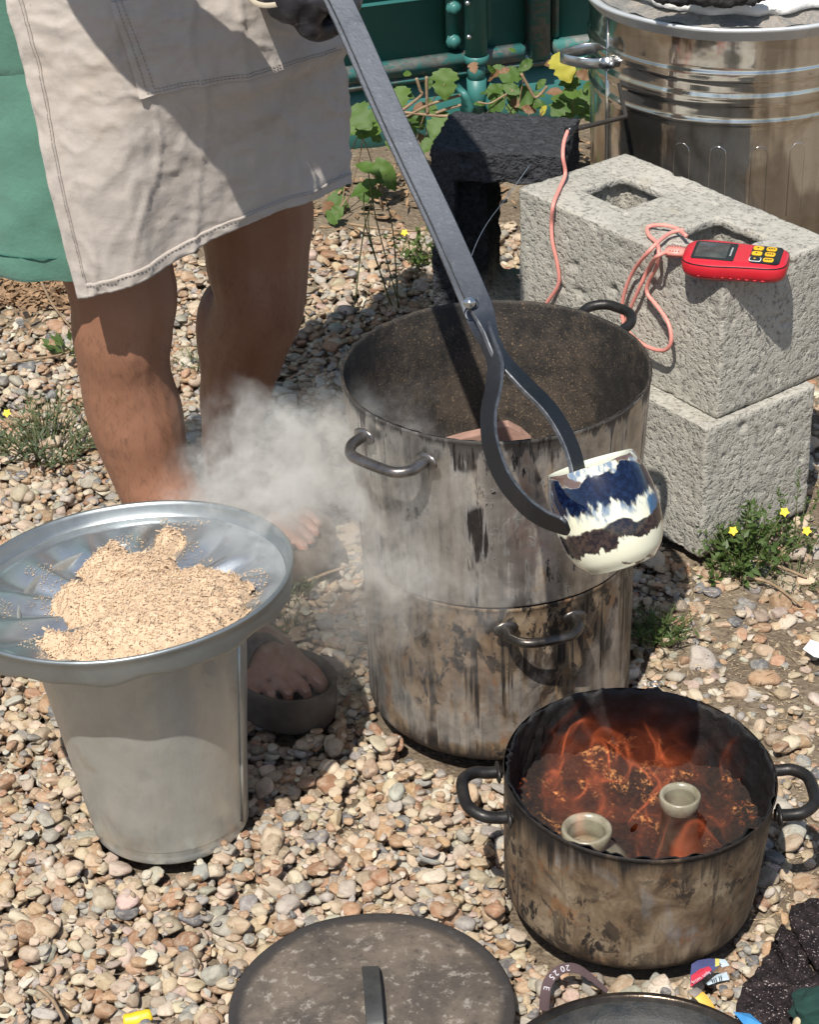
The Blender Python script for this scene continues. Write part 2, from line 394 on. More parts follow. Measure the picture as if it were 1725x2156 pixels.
# glazed mug
def glaze():
    m = Mat('banded_glaze'); x, y, z = m.cyl; c = m.co('Object')
    a = m.node('ShaderNodeMath', operation='ARCTAN2'); m.put(a.inputs[0], y); m.put(a.inputs[1], x); ang = a.outputs[0]
    ac = m.comb(m.math('MULTIPLY', x, 1.0), m.math('MULTIPLY', y, 1.0), m.math('MULTIPLY', z, .38))
    zt = m.math('DIVIDE', z, .108)
    wob = m.math('SUBTRACT', m.noise(c, 34, 3, .5), .5); drip = m.math('SUBTRACT', m.noise(ac, 60, 4, .6), .5); drip2 = m.math('SUBTRACT', m.noise(ac, 230, 2, .5), .5); fine = m.noise(c, 190, 4, .6)
    cream = m.mix(m.noise(c, 25, 4), (.70, .69, .52), (.80, .79, .63))
    # upper band
    lowe = m.math('ADD', .61, m.math('ADD', m.math('MULTIPLY', drip, .50), m.math('MULTIPLY', drip2, .14)))
    upe = m.math('ADD', .915, m.math('MULTIPLY', wob, .42))
    b1 = m.math('MULTIPLY', m.sm(zt, m.math('SUBTRACT', lowe, .03), m.math('ADD', lowe, .05)), m.sm(zt, m.math('ADD', upe, .012), m.math('SUBTRACT', upe, .012)))
    halo = m.math('MULTIPLY', m.sm(zt, m.math('SUBTRACT', lowe, .16), lowe), m.sm(m.noise(ac, 160, 3), .42, .62))
    col = m.mix(m.math('MULTIPLY', halo, .8), cream, (.045, .12, .26))
    navy = m.mix(m.sm(fine, .4, .7), (.004, .007, .024), (.010, .022, .062))
    # brown matt band at the lip
    lip = m.math('MULTIPLY', m.sm(zt, m.math('SUBTRACT', upe, .01), m.math('ADD', upe, .01)), m.sm(m.noise(c, 26, 2), .48, .52))
    # lower band
    l2 = m.math('ADD', .235, m.math('ADD', m.math('MULTIPLY', drip, .42), m.math('MULTIPLY', wob, .22))); u2 = m.math('ADD', .43, m.math('MULTIPLY', wob, .34))
    b2 = m.math('MULTIPLY', m.sm(zt, m.math('SUBTRACT', l2, .015), m.math('ADD', l2, .015)), m.sm(zt, m.math('ADD', u2, .015), m.math('SUBTRACT', u2, .015)))
    blot = m.math('MULTIPLY', m.sm(x, .030, .046), m.math('MULTIPLY', m.sm(zt, .25, .40), m.sm(zt, .66, .52)))
    blot = m.sm(m.math('ADD', blot, m.math('MULTIPLY', m.noise(ac, 120, 3), .9)), .95, 1.25)
    col = m.mix(blot, col, m.mix(fine, (.02, .07, .17), (.05, .16, .30)))
    col = m.mix(b1, col, navy)
    col = m.mix(b2, col, m.mix(m.sm(fine, .42, .62), (.012, .010, .016), (.055, .036, .032)))
    col = m.mix(lip, col, m.mix(fine, (.09, .055, .045), (.18, .12, .10)))
    foot = m.sm(m.math('ADD', zt, m.math('MULTIPLY', wob, .5)), .07, .03); col = m.mix(m.math('MULTIPLY', foot, m.sm(m.noise(c, 40, 2), .5, .55)), col, (.10, .06, .05))
    m.set(color=col, rough=.09, spec=.55, coat=.5, coatr=.03, normal=m.bump(m.noise(c, 30, 3), .05, .004)); return m.m
M_GLAZE = glaze(); M_GLAZEIN = simple('pale_glaze_inside', (.68, .69, .58), .15)
m = Mat('grey_stoneware'); c = m.co('Object'); n = m.noise(c, 40, 5, .6)
m.set(color=m.ramp(n, [(.3, (.16, .14, .09)), (.6, (.30, .275, .20)), (.8, (.42, .40, .33))]), rough=.3, spec=.5, normal=m.bump(n, .2, .002)); M_VASE = m.m
m = Mat('smoked_stoneware'); c = m.co('Object'); n = m.noise(c, 30, 5, .6); m.set(color=m.ramp(n, [(.35, (.025, .016, .013)), (.7, (.11, .075, .055))]), rough=.3); M_VASED = m.m

# embers
m = Mat('ember_bed'); c = m.co('Object'); n = m.noise(c, 26, 5, .7, .6); f = m.noise(c, 150, 5, .75); v = m.voro(c, 140)
col = m.ramp(f, [(.35, (.006, .005, .005)), (.62, (.030, .016, .010)), (.78, (.10, .05, .025))])
gold = m.math('MULTIPLY', m.sm(m.noise(c, 14, 4, .7, .8), .52, .60), m.sm(f, .47, .62)); col = m.mix(gold, col, (.42, .20, .07))
glow = m.math('MULTIPLY', m.sm(n, .50, .62), m.sm(f, .46, .66)); 
m.set(color=col, rough=.9, emit=m.ramp(f, [(.4, (.55, .06, .01)), (.7, (1., .24, .05))]), estr=m.math('ADD', m.math('MULTIPLY', glow, .20), m.math('MULTIPLY', gold, .05)), normal=m.bump(f, .9, .006)); M_EMBER = m.m

# cloth
def cloth(name, a, b, stain=None, weave=900, wr=.25):
    m = Mat(name); c = m.co('Object'); n = m.noise(c, 12, 5, .65, .4); f = m.noise(c, 60, 5, .7)
    w = m.noise(m.co('Object', scale=(1, 1, 2.2)), weave, 2, .5)
    col = m.mix(m.math('ADD', m.math('MULTIPLY', n, .6), m.math('MULTIPLY', f, .4)), a, b)
    if stain:
        col = m.mix(m.math('MULTIPLY', m.sm(m.noise(c, 7, 5, .65, .6), .50, .72), .55), col, stain); col = m.mix(m.math('MULTIPLY', m.sm(f, .66, .74), .5), col, tuple(q*.6 for q in stain))
    m.set(color=col, rough=.93, spec=.12, sheen=.25, normal=m.bump(m.math('ADD', m.math('MULTIPLY', m.noise(c, 48, 4, .6), 1.0), m.math('MULTIPLY', w, .12)), wr, .006)); return m.m
M_APRON = cloth('apron_canvas', (.40, .35, .31), (.50, .45, .40), (.33, .27, .21)); M_SHORTS = cloth('green_cotton', (.070, .165, .122), (.100, .215, .162), wr=.4)
M_SHIRT = cloth('shirt_cotton', (.10, .11, .12), (.14, .15, .16)); M_STITCH = simple('stitching', (.30, .255, .21), .9)
M_CORD = simple('cotton_tape', (.62, .54, .40), .9)
m = Mat('glove_leather'); c = m.co('Object'); n = m.noise(c, 45, 5, .6); m.set(color=m.ramp(n, [(.3, (.012, .012, .016)), (.7, (.035, .034, .042))]), rough=m.ramp(n, [(.3, .28), (.7, .5)]), normal=m.bump(n, .5, .004)); M_GLOVE = m.m
m = Mat('skin'); c = m.co('Object'); n = m.noise(c, 14, 5, .6); f = m.noise(c, 170, 4, .6); h = m.noise(m.co('Object', scale=(1, 1, .25)), 420, 3, .7)
col = m.mix(n, (.225, .104, .060), (.315, .156, .096)); col = m.mix(m.math('MULTIPLY', m.sm(f, .5, .75), .35), col, (.20, .092, .055))
col = m.mix(m.math('MULTIPLY', m.sm(m.sep(c)[2], .11, .03), .55), col, (.46, .225, .16))
m.set(color=col, rough=.48, spec=.4, sss=.06, sssr=(1, .35, .2), ssss=.01, normal=m.bump(m.math('ADD', m.math('MULTIPLY', f, .6), h), .22, .0012)); M_SKIN = m.m
M_NAIL = simple('toenail', (.42, .235, .175), .35); M_HAIR = simple('dark_hair', (.035, .022, .015), .5)
M_SOLE = simple('sandal_footbed', (.085, .062, .045), .8, 0, 120, .0015, .3); M_STRAP = simple('sandal_strap', (.030, .024, .020), .6, 0, 150, .0015, .3)

def leaf_mat(name, lo, hi, dry=0):
    m = Mat(name); c = m.co('Object'); r = m.node('ShaderNodeObjectInfo').outputs['Random']; n = m.noise(c, 60, 4, .6)
    col = m.mix(m.math('ADD', m.math('MULTIPLY', r, .6), m.math('MULTIPLY', n, .4)), lo, hi)
    x, y, z = m.cyl; vein = m.sm(m.math('ABSOLUTE', y), .0022, .0005); col = m.mix(m.math('MULTIPLY', vein, .35), col, tuple(min(1, q*1.7) for q in hi))
    if dry: col = m.mix(m.sm(n, .58, .72), col, (.30, .17, .07))
    m.set(color=col, rough=.48, spec=.4, normal=m.bump(n, .3, .002))
    tr = m.node('ShaderNodeBsdfTranslucent', {'Color': m.mix(.5, col, (.25, .42, .04) if not dry else col)})
    mx = m.node('ShaderNodeMixShader', {0: .28, 1: m.b.outputs[0], 2: tr.outputs[0]}); m.t.links.new(mx.outputs[0], m.out.inputs[0]); return m.m
M_LEAF = leaf_mat('bramble_leaf', (.045, .10, .018), (.12, .20, .04)); M_LEAFY = leaf_mat('yellowing_leaf', (.42, .38, .05), (.55, .50, .08), 1); M_LEAFB = leaf_mat('brown_leaf', (.17, .085, .04), (.30, .17, .09), 1)
M_WEED = leaf_mat('weed_leaf', (.045, .085, .02), (.10, .15, .04)); M_WEEDG = leaf_mat('grey_weed_leaf', (.075, .10, .055), (.13, .16, .085))
M_TWIG = simple('dry_twig', (.26, .18, .11), .85, 0, 60, .002, .35, 50); M_STEM = simple('green_stem', (.12, .13, .05), .7)
M_PETAL = simple('yellow_petal', (.80, .55, .02), .6)
M_LITTER = simple('dry_litter', (.27, .17, .095), .9, 0, 40, .002, .5, 60); M_STRAW = simple('straw', (.48, .38, .24), .85, 0, 0, 0, .3, 200)
M_RED = simple('red_plastic', (.52, .018, .030), .30, 0, 400, .0004, .08); M_REDTOP = simple('red_face_plate', (.55, .022, .036), .24, 0, 0, 0, .05)
M_BLACKP = simple('black_plastic', (.014, .014, .016), .3); M_SCREEN = simple('display_glass', (.062, .060, .058), .12); M_YEL = simple('yellow_key', (.78, .44, .015), .45); M_WHITE = simple('white_print', (.75, .75, .74), .6)
M_PINK = simple('pink_cable', (.74, .29, .24), .45, 0, 0, 0, .06)
M_PROBE = simple('probe_sheath', (.16, .14, .12), .4, .8); M_BLKROUGH = soot_mat('charred_fragment', 0, .9, (.008, .008, .009), (.03, .028, .028))
m = Mat('ceramic_fibre'); c = m.co('Object'); n = m.noise(c, 12, 5, .65, .6); f = m.noise(c, 90, 5, .7)
col = m.mix(m.sm(n, .58, .74), (.80, .79, .76), (.62, .52, .40)); m.set(color=col, rough=.95, spec=.1, normal=m.bump(m.math('ADD', f, n), .6, .006)); M_FIBRE = m.m
m = Mat('fibre_dust'); c = m.co('Object'); n = m.noise(c, 14, 5, .7, .6); f = m.noise(c, 120, 5, .7)
m.set(color=m.mix(m.sm(n, .4, .6), (.26, .26, .25), m.mix(f, (.55, .52, .47), (.34, .27, .21))), rough=.6, metal=.2, normal=m.bump(m.math('ADD', f, n), .9, .012)); M_FDUST = m.m
# ================================================================== PLACES (metres, from the survey)
POT = V((.1126, 2.5219, 0)); SPOT = V((.2425, 2.0906, 0)); BKT = V((-.3084, 2.2677, 0)); LID = V((-.0585, 1.8905, 0)); PAN = V((.2176, 1.7100, 0))
KILN = V((.555, 3.60, 0))
def block_frame(cx, cy, yaw, L=.44):
    a = V((cx-L*math.cos(yaw), cy+L*math.sin(yaw), 0)); return a, -yaw
UB, UBR = block_frame(.4420, 2.8590, .937); LB, LBR = block_frame(.4232, 2.8328, .954)
SB = V((.0499, 3.388, 0)); SBR = math.atan2(-.051, .2037)
MATP = G(1640, 2060)
def in_rect(p, o, rot, sx, sy, m=0):
    d = V((p[0]-o.x, p[1]-o.y)); c, s = math.cos(-rot), math.sin(-rot); x, y = d.x*c-d.y*s, d.x*s+d.y*c
    return -m < x < sx+m and -m < y < sy+m
fd1, fd2 = V((.58, -.81, 0)).normalized(), V((.68, -.73, 0)).normalized(); t1, t2 = G(632, 1478, .03), G(655, 1158, .03)
FOOT = [(V((t1.x, t1.y, 0))-fd1*.178, fd1), (V((t2.x, t2.y, 0))-fd2*.178, fd2)]
def bare(x, y):
    """0 = deep gravel, 1 = bare trodden soil"""
    n = nz((x, y, 0), 3.1, 4.2)*.10+nz((x, y, 0), 9, 1.2)*.04
    right = (x-(.315+.075*(y-2.2)) + n)/.10
    far = (y-(4.0+.5*min(0, x))+n*2.2)/.22
    return max(0, min(1, right)), max(0, min(1, far))
def blocked(x, y, r):
    for c, R in ((POT, .172), (SPOT, .140), (BKT, .093), (LID, .150), (PAN, .145), (KILN, .235)):
        if (x-c.x)**2+(y-c.y)**2 < (R+r*.35)**2: return True
    if in_rect((x, y), UB, UBR, .44, .215, r*.3) or in_rect((x, y), LB, LBR, .44, .215, r*.3) or in_rect((x, y), SB, SBR, .21, .167, r*.3): return True
    X_, Y_ = PX((x, y, 0))
    if Y_ > 1985 and X_ > 1590+max(0, (2090-Y_))*.28 and X_ < 1900: return True
    for a, d in FOOT:
        q = V((x, y, 0))-a; u = q.dot(d); w = q.dot(V((-d.y, d.x, 0)))
        if -.08 < u < .20 and abs(w) < .045: return True
    return False

# ================================================================== GROUND
def soil_h(x, y):
    a, b = bare(x, y); s = max(a*.85, b)
    return -.027+.020*s+.006*nz((x, y, 0), 7)+.003*nz((x, y, 0), 30)*(1 if s > .1 else 0)-.0
nx, ny = 150, 190
xs = [-1.6+3.2*i/nx for i in range(nx+1)]; ys = [1.35+4.1*j/ny for j in range(ny+1)]
vv = [(x, y, soil_h(x, y)) for y in ys for x in xs]; ff = [(j*(nx+1)+i, j*(nx+1)+i+1, (j+1)*(nx+1)+i+1, (j+1)*(nx+1)+i) for j in range(ny) for i in range(nx)]
# outer skirt out to the horizon
ring_in = [j for j in range(nx+1)]+[(j+1)*(nx+1)-1 for j in range(1, ny+1)]+[ny*(nx+1)+i for i in range(nx-1, -1, -1)]+[j*(nx+1) for j in range(ny-1, 0, -1)]
n0 = len(vv); cx_, cy_ = 0, 3.4
for k, fac in enumerate((1.6, 5, 60)):
    for i in ring_in: vv.append((cx_+(vv[i][0]-cx_)*fac, cy_+(vv[i][1]-cy_)*fac, -.02))
m_ = len(ring_in); prev = ring_in
for k in range(3):
    cur = list(range(n0+k*m_, n0+(k+1)*m_))
    for i in range(m_): ff.append((prev[i], cur[i], cur[(i+1) % m_], prev[(i+1) % m_]))
    prev = cur
GROUND = meshobj('ground', vv, ff, M_SOIL); GROUND['kind'] = 'structure'
GROUND.data.update()

# ---- flint gravel: pebble shapes, dropped one by one on a height field
def pebble_mesh(i):
    bm = bmesh.new(); bmesh.ops.create_icosphere(bm, subdivisions=3, radius=1); rg = random.Random(100+i)
    angular = i % 4 == 3
    planes = [(V((rg.gauss(0, 1), rg.gauss(0, 1), rg.gauss(0, 1))).normalized(), rg.uniform(.52, .82)) for _ in range(9 if angular else 3)]
    for q in bm.verts:
        p = q.co.copy()
        s = 1+.20*nz(p, 1.0, i*7.3)+.07*nz(p, 2.6, i*3.1)
        p = V((math.copysign(abs(p.x)**.86, p.x), math.copysign(abs(p.y)**.86, p.y), math.copysign(abs(p.z)**.9, p.z)))*s
        for n, d in planes:
            e = p.dot(n)-d*(1 if angular else 1.08)
            if e > 0: p -= n*e*(.9 if angular else .75)
        if angular: p *= 1+.03*nz(p, 5, i)
        q.co = p
    me = bpy.data.meshes.new('pebble'); bm.to_mesh(me); bm.free()
    me.polygons.foreach_set('use_smooth', [True]*len(me.polygons)); return me
NV = 16
PEB = [pebble_mesh(i) for i in range(NV)]
PAL = [((.50, .35, .205), 26), ((.58, .45, .295), 20), ((.62, .53, .40), 11), ((.46, .26, .125), 15), ((.37, .18, .08), 7), ((.42, .38, .31), 13), ((.28, .265, .245), 6), ((.13, .135, .15), 3), ((.50, .37, .28), 8), ((.36, .265, .175), 8)]
PW = [w for _, w in PAL]
RES = .003; HX0, HY0 = -1.25, 1.45; HN, HM = int(2.5/RES), int(2.75/RES)
HF = np.zeros((HM, HN), np.float32)
for j in range(0, HM):
    y = HY0+j*RES
    for i in range(0, HN, 12): HF[j, i:i+12] = soil_h(HX0+(i+6)*RES, y)
pebs = []
def drop(x, y, a, embed=.45, cap=.016):
    w = max(1, int(a*.62/RES)); i = int((x-HX0)/RES); j = int((y-HY0)/RES)
    if i-w*2 < 0 or j-w*2 < 0 or i+w*2 >= HN or j+w*2 >= HM: return
    win = HF[j-w:j+w+1, i-w:i+w+1]; h = float(win.mean())*.72+float(win.max())*.28
    b = a*random.uniform(.62, .95); c = a*random.uniform(.36, .62)
    z = h+c*embed
    if z+c*.8 > cap: return
    w2 = int(a*.95/RES)+1; yy, xx = np.mgrid[-w2:w2+1, -w2:w2+1]; d2 = (xx*xx+yy*yy)*(RES*RES)/(a*b)
    top = np.where(d2 < 1, z+c*.86*np.sqrt(np.maximum(0, 1-d2)), -9); sub = HF[j-w2:j+w2+1, i-w2:i+w2+1]
    if sub.shape == top.shape: np.maximum(sub, top, out=sub)
    # tilt towards the local slope
    gx = float(win[:, -1].mean()-win[:, 0].mean())/(2*w*RES+1e-6); gy = float(win[-1].mean()-win[0].mean())/(2*w*RES+1e-6)
    t = random.choices(PAL, PW)[0][0]; k = random.uniform(.70, 1.10)
    pebs.append((x, y, z, max(-.9, min(.9, gy*.8+random.gauss(0, .22))), max(-.9, min(.9, -gx*.8+random.gauss(0, .22))), random.uniform(0, 2*PI), a, b, c, random.randrange(NV), tuple(min(.85, (q*.84+.16*(t[0]*.35+t[1]*.45+t[2]*.2))*k*random.uniform(.95, 1.05)) for q in t)))
def spread(y):     # half width of the picture at this distance, with a margin for other viewpoints
    return .30+.205*y
for rnd, (cnt, lo, hi, emb, cap) in enumerate(((20000, .0055, .0085, .35, .002), (28000, .0064, .0132, .5, .011), (5500, .0105, .0175, .55, .017), (13000, .0042, .0080, .45, .013))):
    for _ in range(cnt):
        y = 1.5+2.6*random.random()**.92; s = spread(y); x = random.uniform(-s, s)
        a, b = bare(x, y)
        if random.random() < a*.76 or random.random() < b*1.05: continue
        r = lo+(hi-lo)*random.random()**1.6
        if blocked(x, y, r): continue
        drop(x, y, r, emb if a < .5 else .25, cap if a < .5 else .012)
for _ in range(150):          # a few big flints on the trodden side
    y = random.uniform(1.75, 3.0); x = random.uniform(.36, .30+.2*y)
    if not blocked(x, y, .02): drop(x, y, random.uniform(.012, .023), .2, .03)
# the 300 that show largest are pebbles of their own, the rest is one mass of gravel
def onscreen(p):
    X, Y = PX(p[:3]); return 15 < X < IMW-15 and 40 < Y < IMH-12
big = sorted([i for i, p in enumerate(pebs) if onscreen(p) and p[2] > -.012], key=lambda i: -pebs[i][6]*pebs[i][7]/((pebs[i][1]**2+CH**2)))[:300]
bigset = set(big)
for q in PEB: q.materials.append(M_STONE)
for i in big:
    x, y, z, ea, eb, ec, a, b, c, k, t = pebs[i]
    o = bpy.data.objects.new('pebble', PEB[k]); COL.objects.link(o); o.location = (x, y, z); o.rotation_euler = (ea, eb, ec); o.scale = (a, b, c); o.color = (*t, 1); o.parent = GROUND
PEBI = []
pc = bpy.data.collections.new('pebble_shapes')
for k, me in enumerate(PEB):
    me2 = me.copy(); me2.materials.clear(); me2.materials.append(M_STONE_I); o = bpy.data.objects.new('shape_%02d' % k, me2); pc.objects.link(o)
rest = [p for i, p in enumerate(pebs) if i not in bigset]
me = bpy.data.meshes.new('gravel'); me.from_pydata([p[:3] for p in rest], [], [])
A = np.array([[*p[3:9]] for p in rest], np.float32)
me.attributes.new('rot', 'FLOAT_VECTOR', 'POINT').data.foreach_set('vector', A[:, :3].ravel())
me.attributes.new('scl', 'FLOAT_VECTOR', 'POINT').data.foreach_set('vector', A[:, 3:6].ravel())
me.attributes.new('pick', 'INT', 'POINT').data.foreach_set('value', [p[9] for p in rest])
me.attributes.new('tint', 'FLOAT_COLOR', 'POINT').data.foreach_set('color', np.array([[*p[10], 1] for p in rest], np.float32).ravel())
gravel = bpy.data.objects.new('gravel', me); link(gravel); tag(gravel, 'tan and grey flint gravel covering the yard', 'gravel', kind='stuff')
gt = bpy.data.node_groups.new('scatter', 'GeometryNodeTree')
gt.interface.new_socket('Geometry', in_out='INPUT', socket_type='NodeSocketGeometry'); gt.interface.new_socket('Geometry', in_out='OUTPUT', socket_type='NodeSocketGeometry')
gi = gt.nodes.new('NodeGroupInput'); go = gt.nodes.new('NodeGroupOutput'); ip = gt.nodes.new('GeometryNodeInstanceOnPoints'); ci = gt.nodes.new('GeometryNodeCollectionInfo')
ci.inputs['Collection'].default_value = pc; ci.inputs['Separate Children'].default_value = True; ci.inputs['Reset Children'].default_value = True
def named(n, t):
    q = gt.nodes.new('GeometryNodeInputNamedAttribute'); q.data_type = t; q.inputs[0].default_value = n
    return [s for s in q.outputs if s.name == 'Attribute'][0]
e2r = gt.nodes.new('FunctionNodeEulerToRotation'); L_ = gt.links.new
L_(named('rot', 'FLOAT_VECTOR'), e2r.inputs[0]); L_(e2r.outputs[0], ip.inputs['Rotation']); L_(named('scl', 'FLOAT_VECTOR'), ip.inputs['Scale']); L_(named('pick', 'INT'), ip.inputs['Instance Index'])
ip.inputs['Pick Instance'].default_value = True
L_(gi.outputs[0], ip.inputs['Points']); L_(ci.outputs[0], ip.inputs['Instance']); L_(ip.outputs[0], go.inputs[0])
gravel.modifiers.new('scatter', 'NODES').node_group = gt
def top_h(x, y):
    i = int((x-HX0)/RES); j = int((y-HY0)/RES)
    return float(HF[j, i]) if 0 <= i < HN and 0 <= j < HM else -.01

# ================================================================== GREEN CONTAINER
CA = math.atan(.30); ce = V((math.cos(CA), math.sin(CA), 0)); cn = V((math.sin(CA), -math.cos(CA), 0)); CO0 = V((-.047, 4.50, 0))
CONT = empty('shipping_container', CO0, 'green painted metal container door behind the creeping plants', 'container')
def csz(X, Y, off=0):
    p = OnPlane(X, Y, CO0+cn*off, cn); return (p-CO0).dot(ce), p.z
def cbox(name, s0, s1, z0, z1, d0, d1, mat, parent=CONT, bev=.004):
    c = CO0+ce*((s0+s1)/2)+cn*((d0+d1)/2)+ZA*((z0+z1)/2)
    v, f = box(c, ce, -cn, ZA, s1-s0, d1-d0, z1-z0, min(bev, (d1-d0)*.4, (z1-z0)*.4)); return meshobj(name, v, f, mat, parent)
sp0 = csz(1112, 60)[0]; sp1 = csz(1150, 60)[0]; zr1 = csz(850, 123)[1]; zr0 = csz(850, 168)[1]
cbox('panel', -1.6, sp0-.004, zr1-.01, 2.3, -.03, 0, M_GREEN); cbox('panel', sp1+.004, 1.9, zr1-.01, 2.3, -.03, 0, M_GREEN)
cbox('lower_panel', -1.6, 1.9, -.06, zr0+.004, -.04, -.008, M_GREEN)
cbox('bottom_rail', -1.6, sp0-.012, zr0+.012, zr1, -.01, .022, M_GREENW); cbox('bottom_rail', sp1+.012, 1.9, zr0+.012, zr1, -.01, .022, M_GREENW)
cbox('rubber_seal', -1.6, 1.9, zr0-.006, zr0+.010, -.01, .016, M_GREENW)
cbox('frame_post', sp0, sp1, zr0+.012, 2.3, -.02, .030, M_GREENW)
cbox('seal_strip', sp1+.012, sp1+.026, zr1+.002, 2.3, -.004, .012, M_GREENW)
zt = csz(850, 3)[1]; cbox('crease', -1.6, sp0-.01, zt-.004, zt+.006, -.004, .007, M_GREEN); cbox('crease', sp1+.03, 1.9, zt-.004, zt+.006, -.004, .007, M_GREEN)
sr = csz(988, 90)[0]
rod = CO0+ce*sr+cn*.045
zrb = csz(990, 128, .045)[1]
v, f = tube([rod+ZA*zrb, rod+ZA*2.2], .023, 20); ROD = meshobj('lock_rod', v, f, M_GREEN, CONT)
v, f = lathe([(.024, 0), (.0265, .002), (.0265, .014), (.024, .016)], 24, rod+ZA*(zrb-.004)); meshobj('rod_collar', v, f, M_GREEN, ROD)
zb = csz(990, 172, .045)[1]; v, f = tube([rod+ZA*zb, rod+ZA*zrb], .019, 20); meshobj('rod_end', v, f, M_GREEN, ROD)
BR = cbox('bracket', sr-.052, sr-.018, csz(960, 95)[1], 2.0, 0, .014, M_GREEN); BR2 = cbox('bracket', sr+.026, sr+.044, csz(1010, 80)[1], 2.0, 0, .020, M_GREEN)
for Y in (12, 82):
    s_, z_ = csz(952, Y); p = CO0+ce*s_+cn*.014+ZA*z_
    Mx = Matrix((ce, ZA.cross(ce)*1, ZA)).transposed(); Mr = Matrix.Rotation(PI/2, 3, 'X'); Mz = Matrix.Rotation(CA, 3, 'Z')
    v, f = lathe([(.0, .014), (.009, .013), (.013, .008), (.014, 0), (.017, 0), (.017, -.003)], 8, p, Mz @ Mr); meshobj('bolt', v, f, M_GREEN, BR, True)
for X, Y in ((985, 7), (988, 78)):
    s_, z_ = csz(X, Y, .066); p = CO0+ce*s_+cn*.066+ZA*z_
    v, f = lathe([(0, .004), (.004, .0035), (.0055, 0), (.0055, -.003)], 10, p, Mz @ Mr); meshobj('rivet', v, f, M_ZINC, ROD)
# cam keeper under the rod
mb = MB(); zk = csz(990, 190, .03)[1]
for sg in (-1, 1):
    c = CO0+ce*(sr+sg*.024)+cn*.045; mb.add(*bar([c+ZA*(zk+.012)+ce*sg*.012, c+ZA*(zk-.004)+ce*sg*.004, c+ZA*(zk-.022)-ce*sg*.004, c+ZA*(zk-.045)], cn, .05, .012))
c = CO0+ce*sr+cn*.045; mb.add(*tube([c+ZA*(zk-.045), c+ZA*(zk+.03)], [.018, .021], 14))
mb.build('cam_keeper', M_GREEN, CONT)

# ================================================================== KILN
KI = empty('raku_kiln', KILN, 'shiny dustbin kiln with ribbed sides and white fibre lid behind the blocks', 'kiln')
KR = .238; prof = [(KR-.004, .0)]
z = 0
def rib(z): return sum(.0034*math.exp(-((z-zc)/.0038)**2) for zc in (.462, .494, .503, .532, .541, .06))
for i in range(151):
    zz = .005+.600*i/150; prof.append((KR-.012*(1-zz/.6)+rib(zz), zz))
v, f = lathe(prof, 128, KILN); KB = meshobj('body', v, f, M_BIN, KI)
for k, a in enumerate((-2.05, -1.80, -1.52, -1.25)):     # pressed upright loops in the side
    pts = []
    for t in np.linspace(0, 1, 24):
        if t < .4: x_, z_ = -.013, .30+.11*t/.4
        elif t < .6: b = PI*(1-(t-.4)/.2); x_, z_ = .013*math.cos(b), .41+.013*math.sin(b)
        else: x_, z_ = .013, .41-.11*(t-.6)/.4
        aa = a+x_/KR; r_ = KR-.012*(1-z_/.6)-.0006; pts.append(KILN+V((r_*math.cos(aa), r_*math.sin(aa), z_)))
    v, f = tube(pts, .0011, 6); meshobj('pressed_loop', v, f, M_BIN, KB)
v, f = tube([KILN+V(((KR-.0015)*math.cos(-2.72), (KR-.0015)*math.sin(-2.72), z_)) for z_ in (.02, .2, .4, .6)], .0035, 6); meshobj('side_seam', v, f, M_BIN, KB)
RZ = .617
prof = [(.243, RZ-.020), (.250, RZ-.010), (.257, RZ-.003), (.259, RZ), (.2585, RZ+.004), (.255, RZ+.0045), (.248, RZ+.001), (.232, RZ+.003), (.20, RZ+.018), (.16, RZ+.020)]
v, f = lathe(prof, 128, KILN, None, lambda r, z, a: (r+(.0012*math.sin(9*a) if r > .24 else 0), z)); KL = meshobj('lid', v, f, galv('kiln_ring_steel', (.62, .64, .65), .38, 8, .45), KI)
v, f = lathe([(.247, RZ+.003), (.238, RZ+.005), (.226, RZ+.010), (.20, RZ+.014)], 160, KILN, None, lambda r, z, a: (r+.010*nz((math.cos(a), math.sin(a), 0), 7, 3)*(1 if r < .243 else .35), z+.004*nz((math.cos(a)*3, math.sin(a)*3, r*20), 3))); meshobj('fibre_dust', v, f, M_FDUST, KL)
def fib(r, z, a):
    if r < .01: return r, z
    e = r+.012*nz((math.cos(a), math.sin(a), z), 5, 9)+.006*nz((math.cos(a), math.sin(a), z*8), 17, 2); return e, z+.006*nz((r*math.cos(a), r*math.sin(a), 0), 18)
v, f = lathe([(.214, RZ+.012), (.225, RZ+.018), (.227, RZ+.026), (.219, RZ+.036), (.20, RZ+.041), (.15, RZ+.044), (.1, RZ+.046), (.05, RZ+.046), (.0, RZ+.046)], 160, KILN, None, fib); meshobj('fibre_blanket', v, f, M_FIBRE, KL)
# charred fragment on the fibre
soup = MB(); P0 = G(1492, -9, RZ+.052)
for k, (dx, dy, r) in enumerate(((-.07, .008, .014), (-.04, .0, .02), (-.005, .004, .022), (.03, -.006, .024), (.055, -.018, .018), (.075, -.01, .012), (.0, .03, .02), (.04, .03, .022))):
    soup.add(*sphere(P0+V((dx, dy, 0)), (r*1.3, r, r*.6), 3))
me = remesh(soup.v, soup.f, .003, 1); displace(me, lambda p, n: .006*nz(p, 60)+.004*nz(p, 140)); me.transform(Matrix.Translation(-P0))
o = obj('charred_fragment', me, M_BLKROUGH, None); o.location = P0; tag(o, 'black charred fragment lying on the white fibre kiln lid', 'charred fragment')
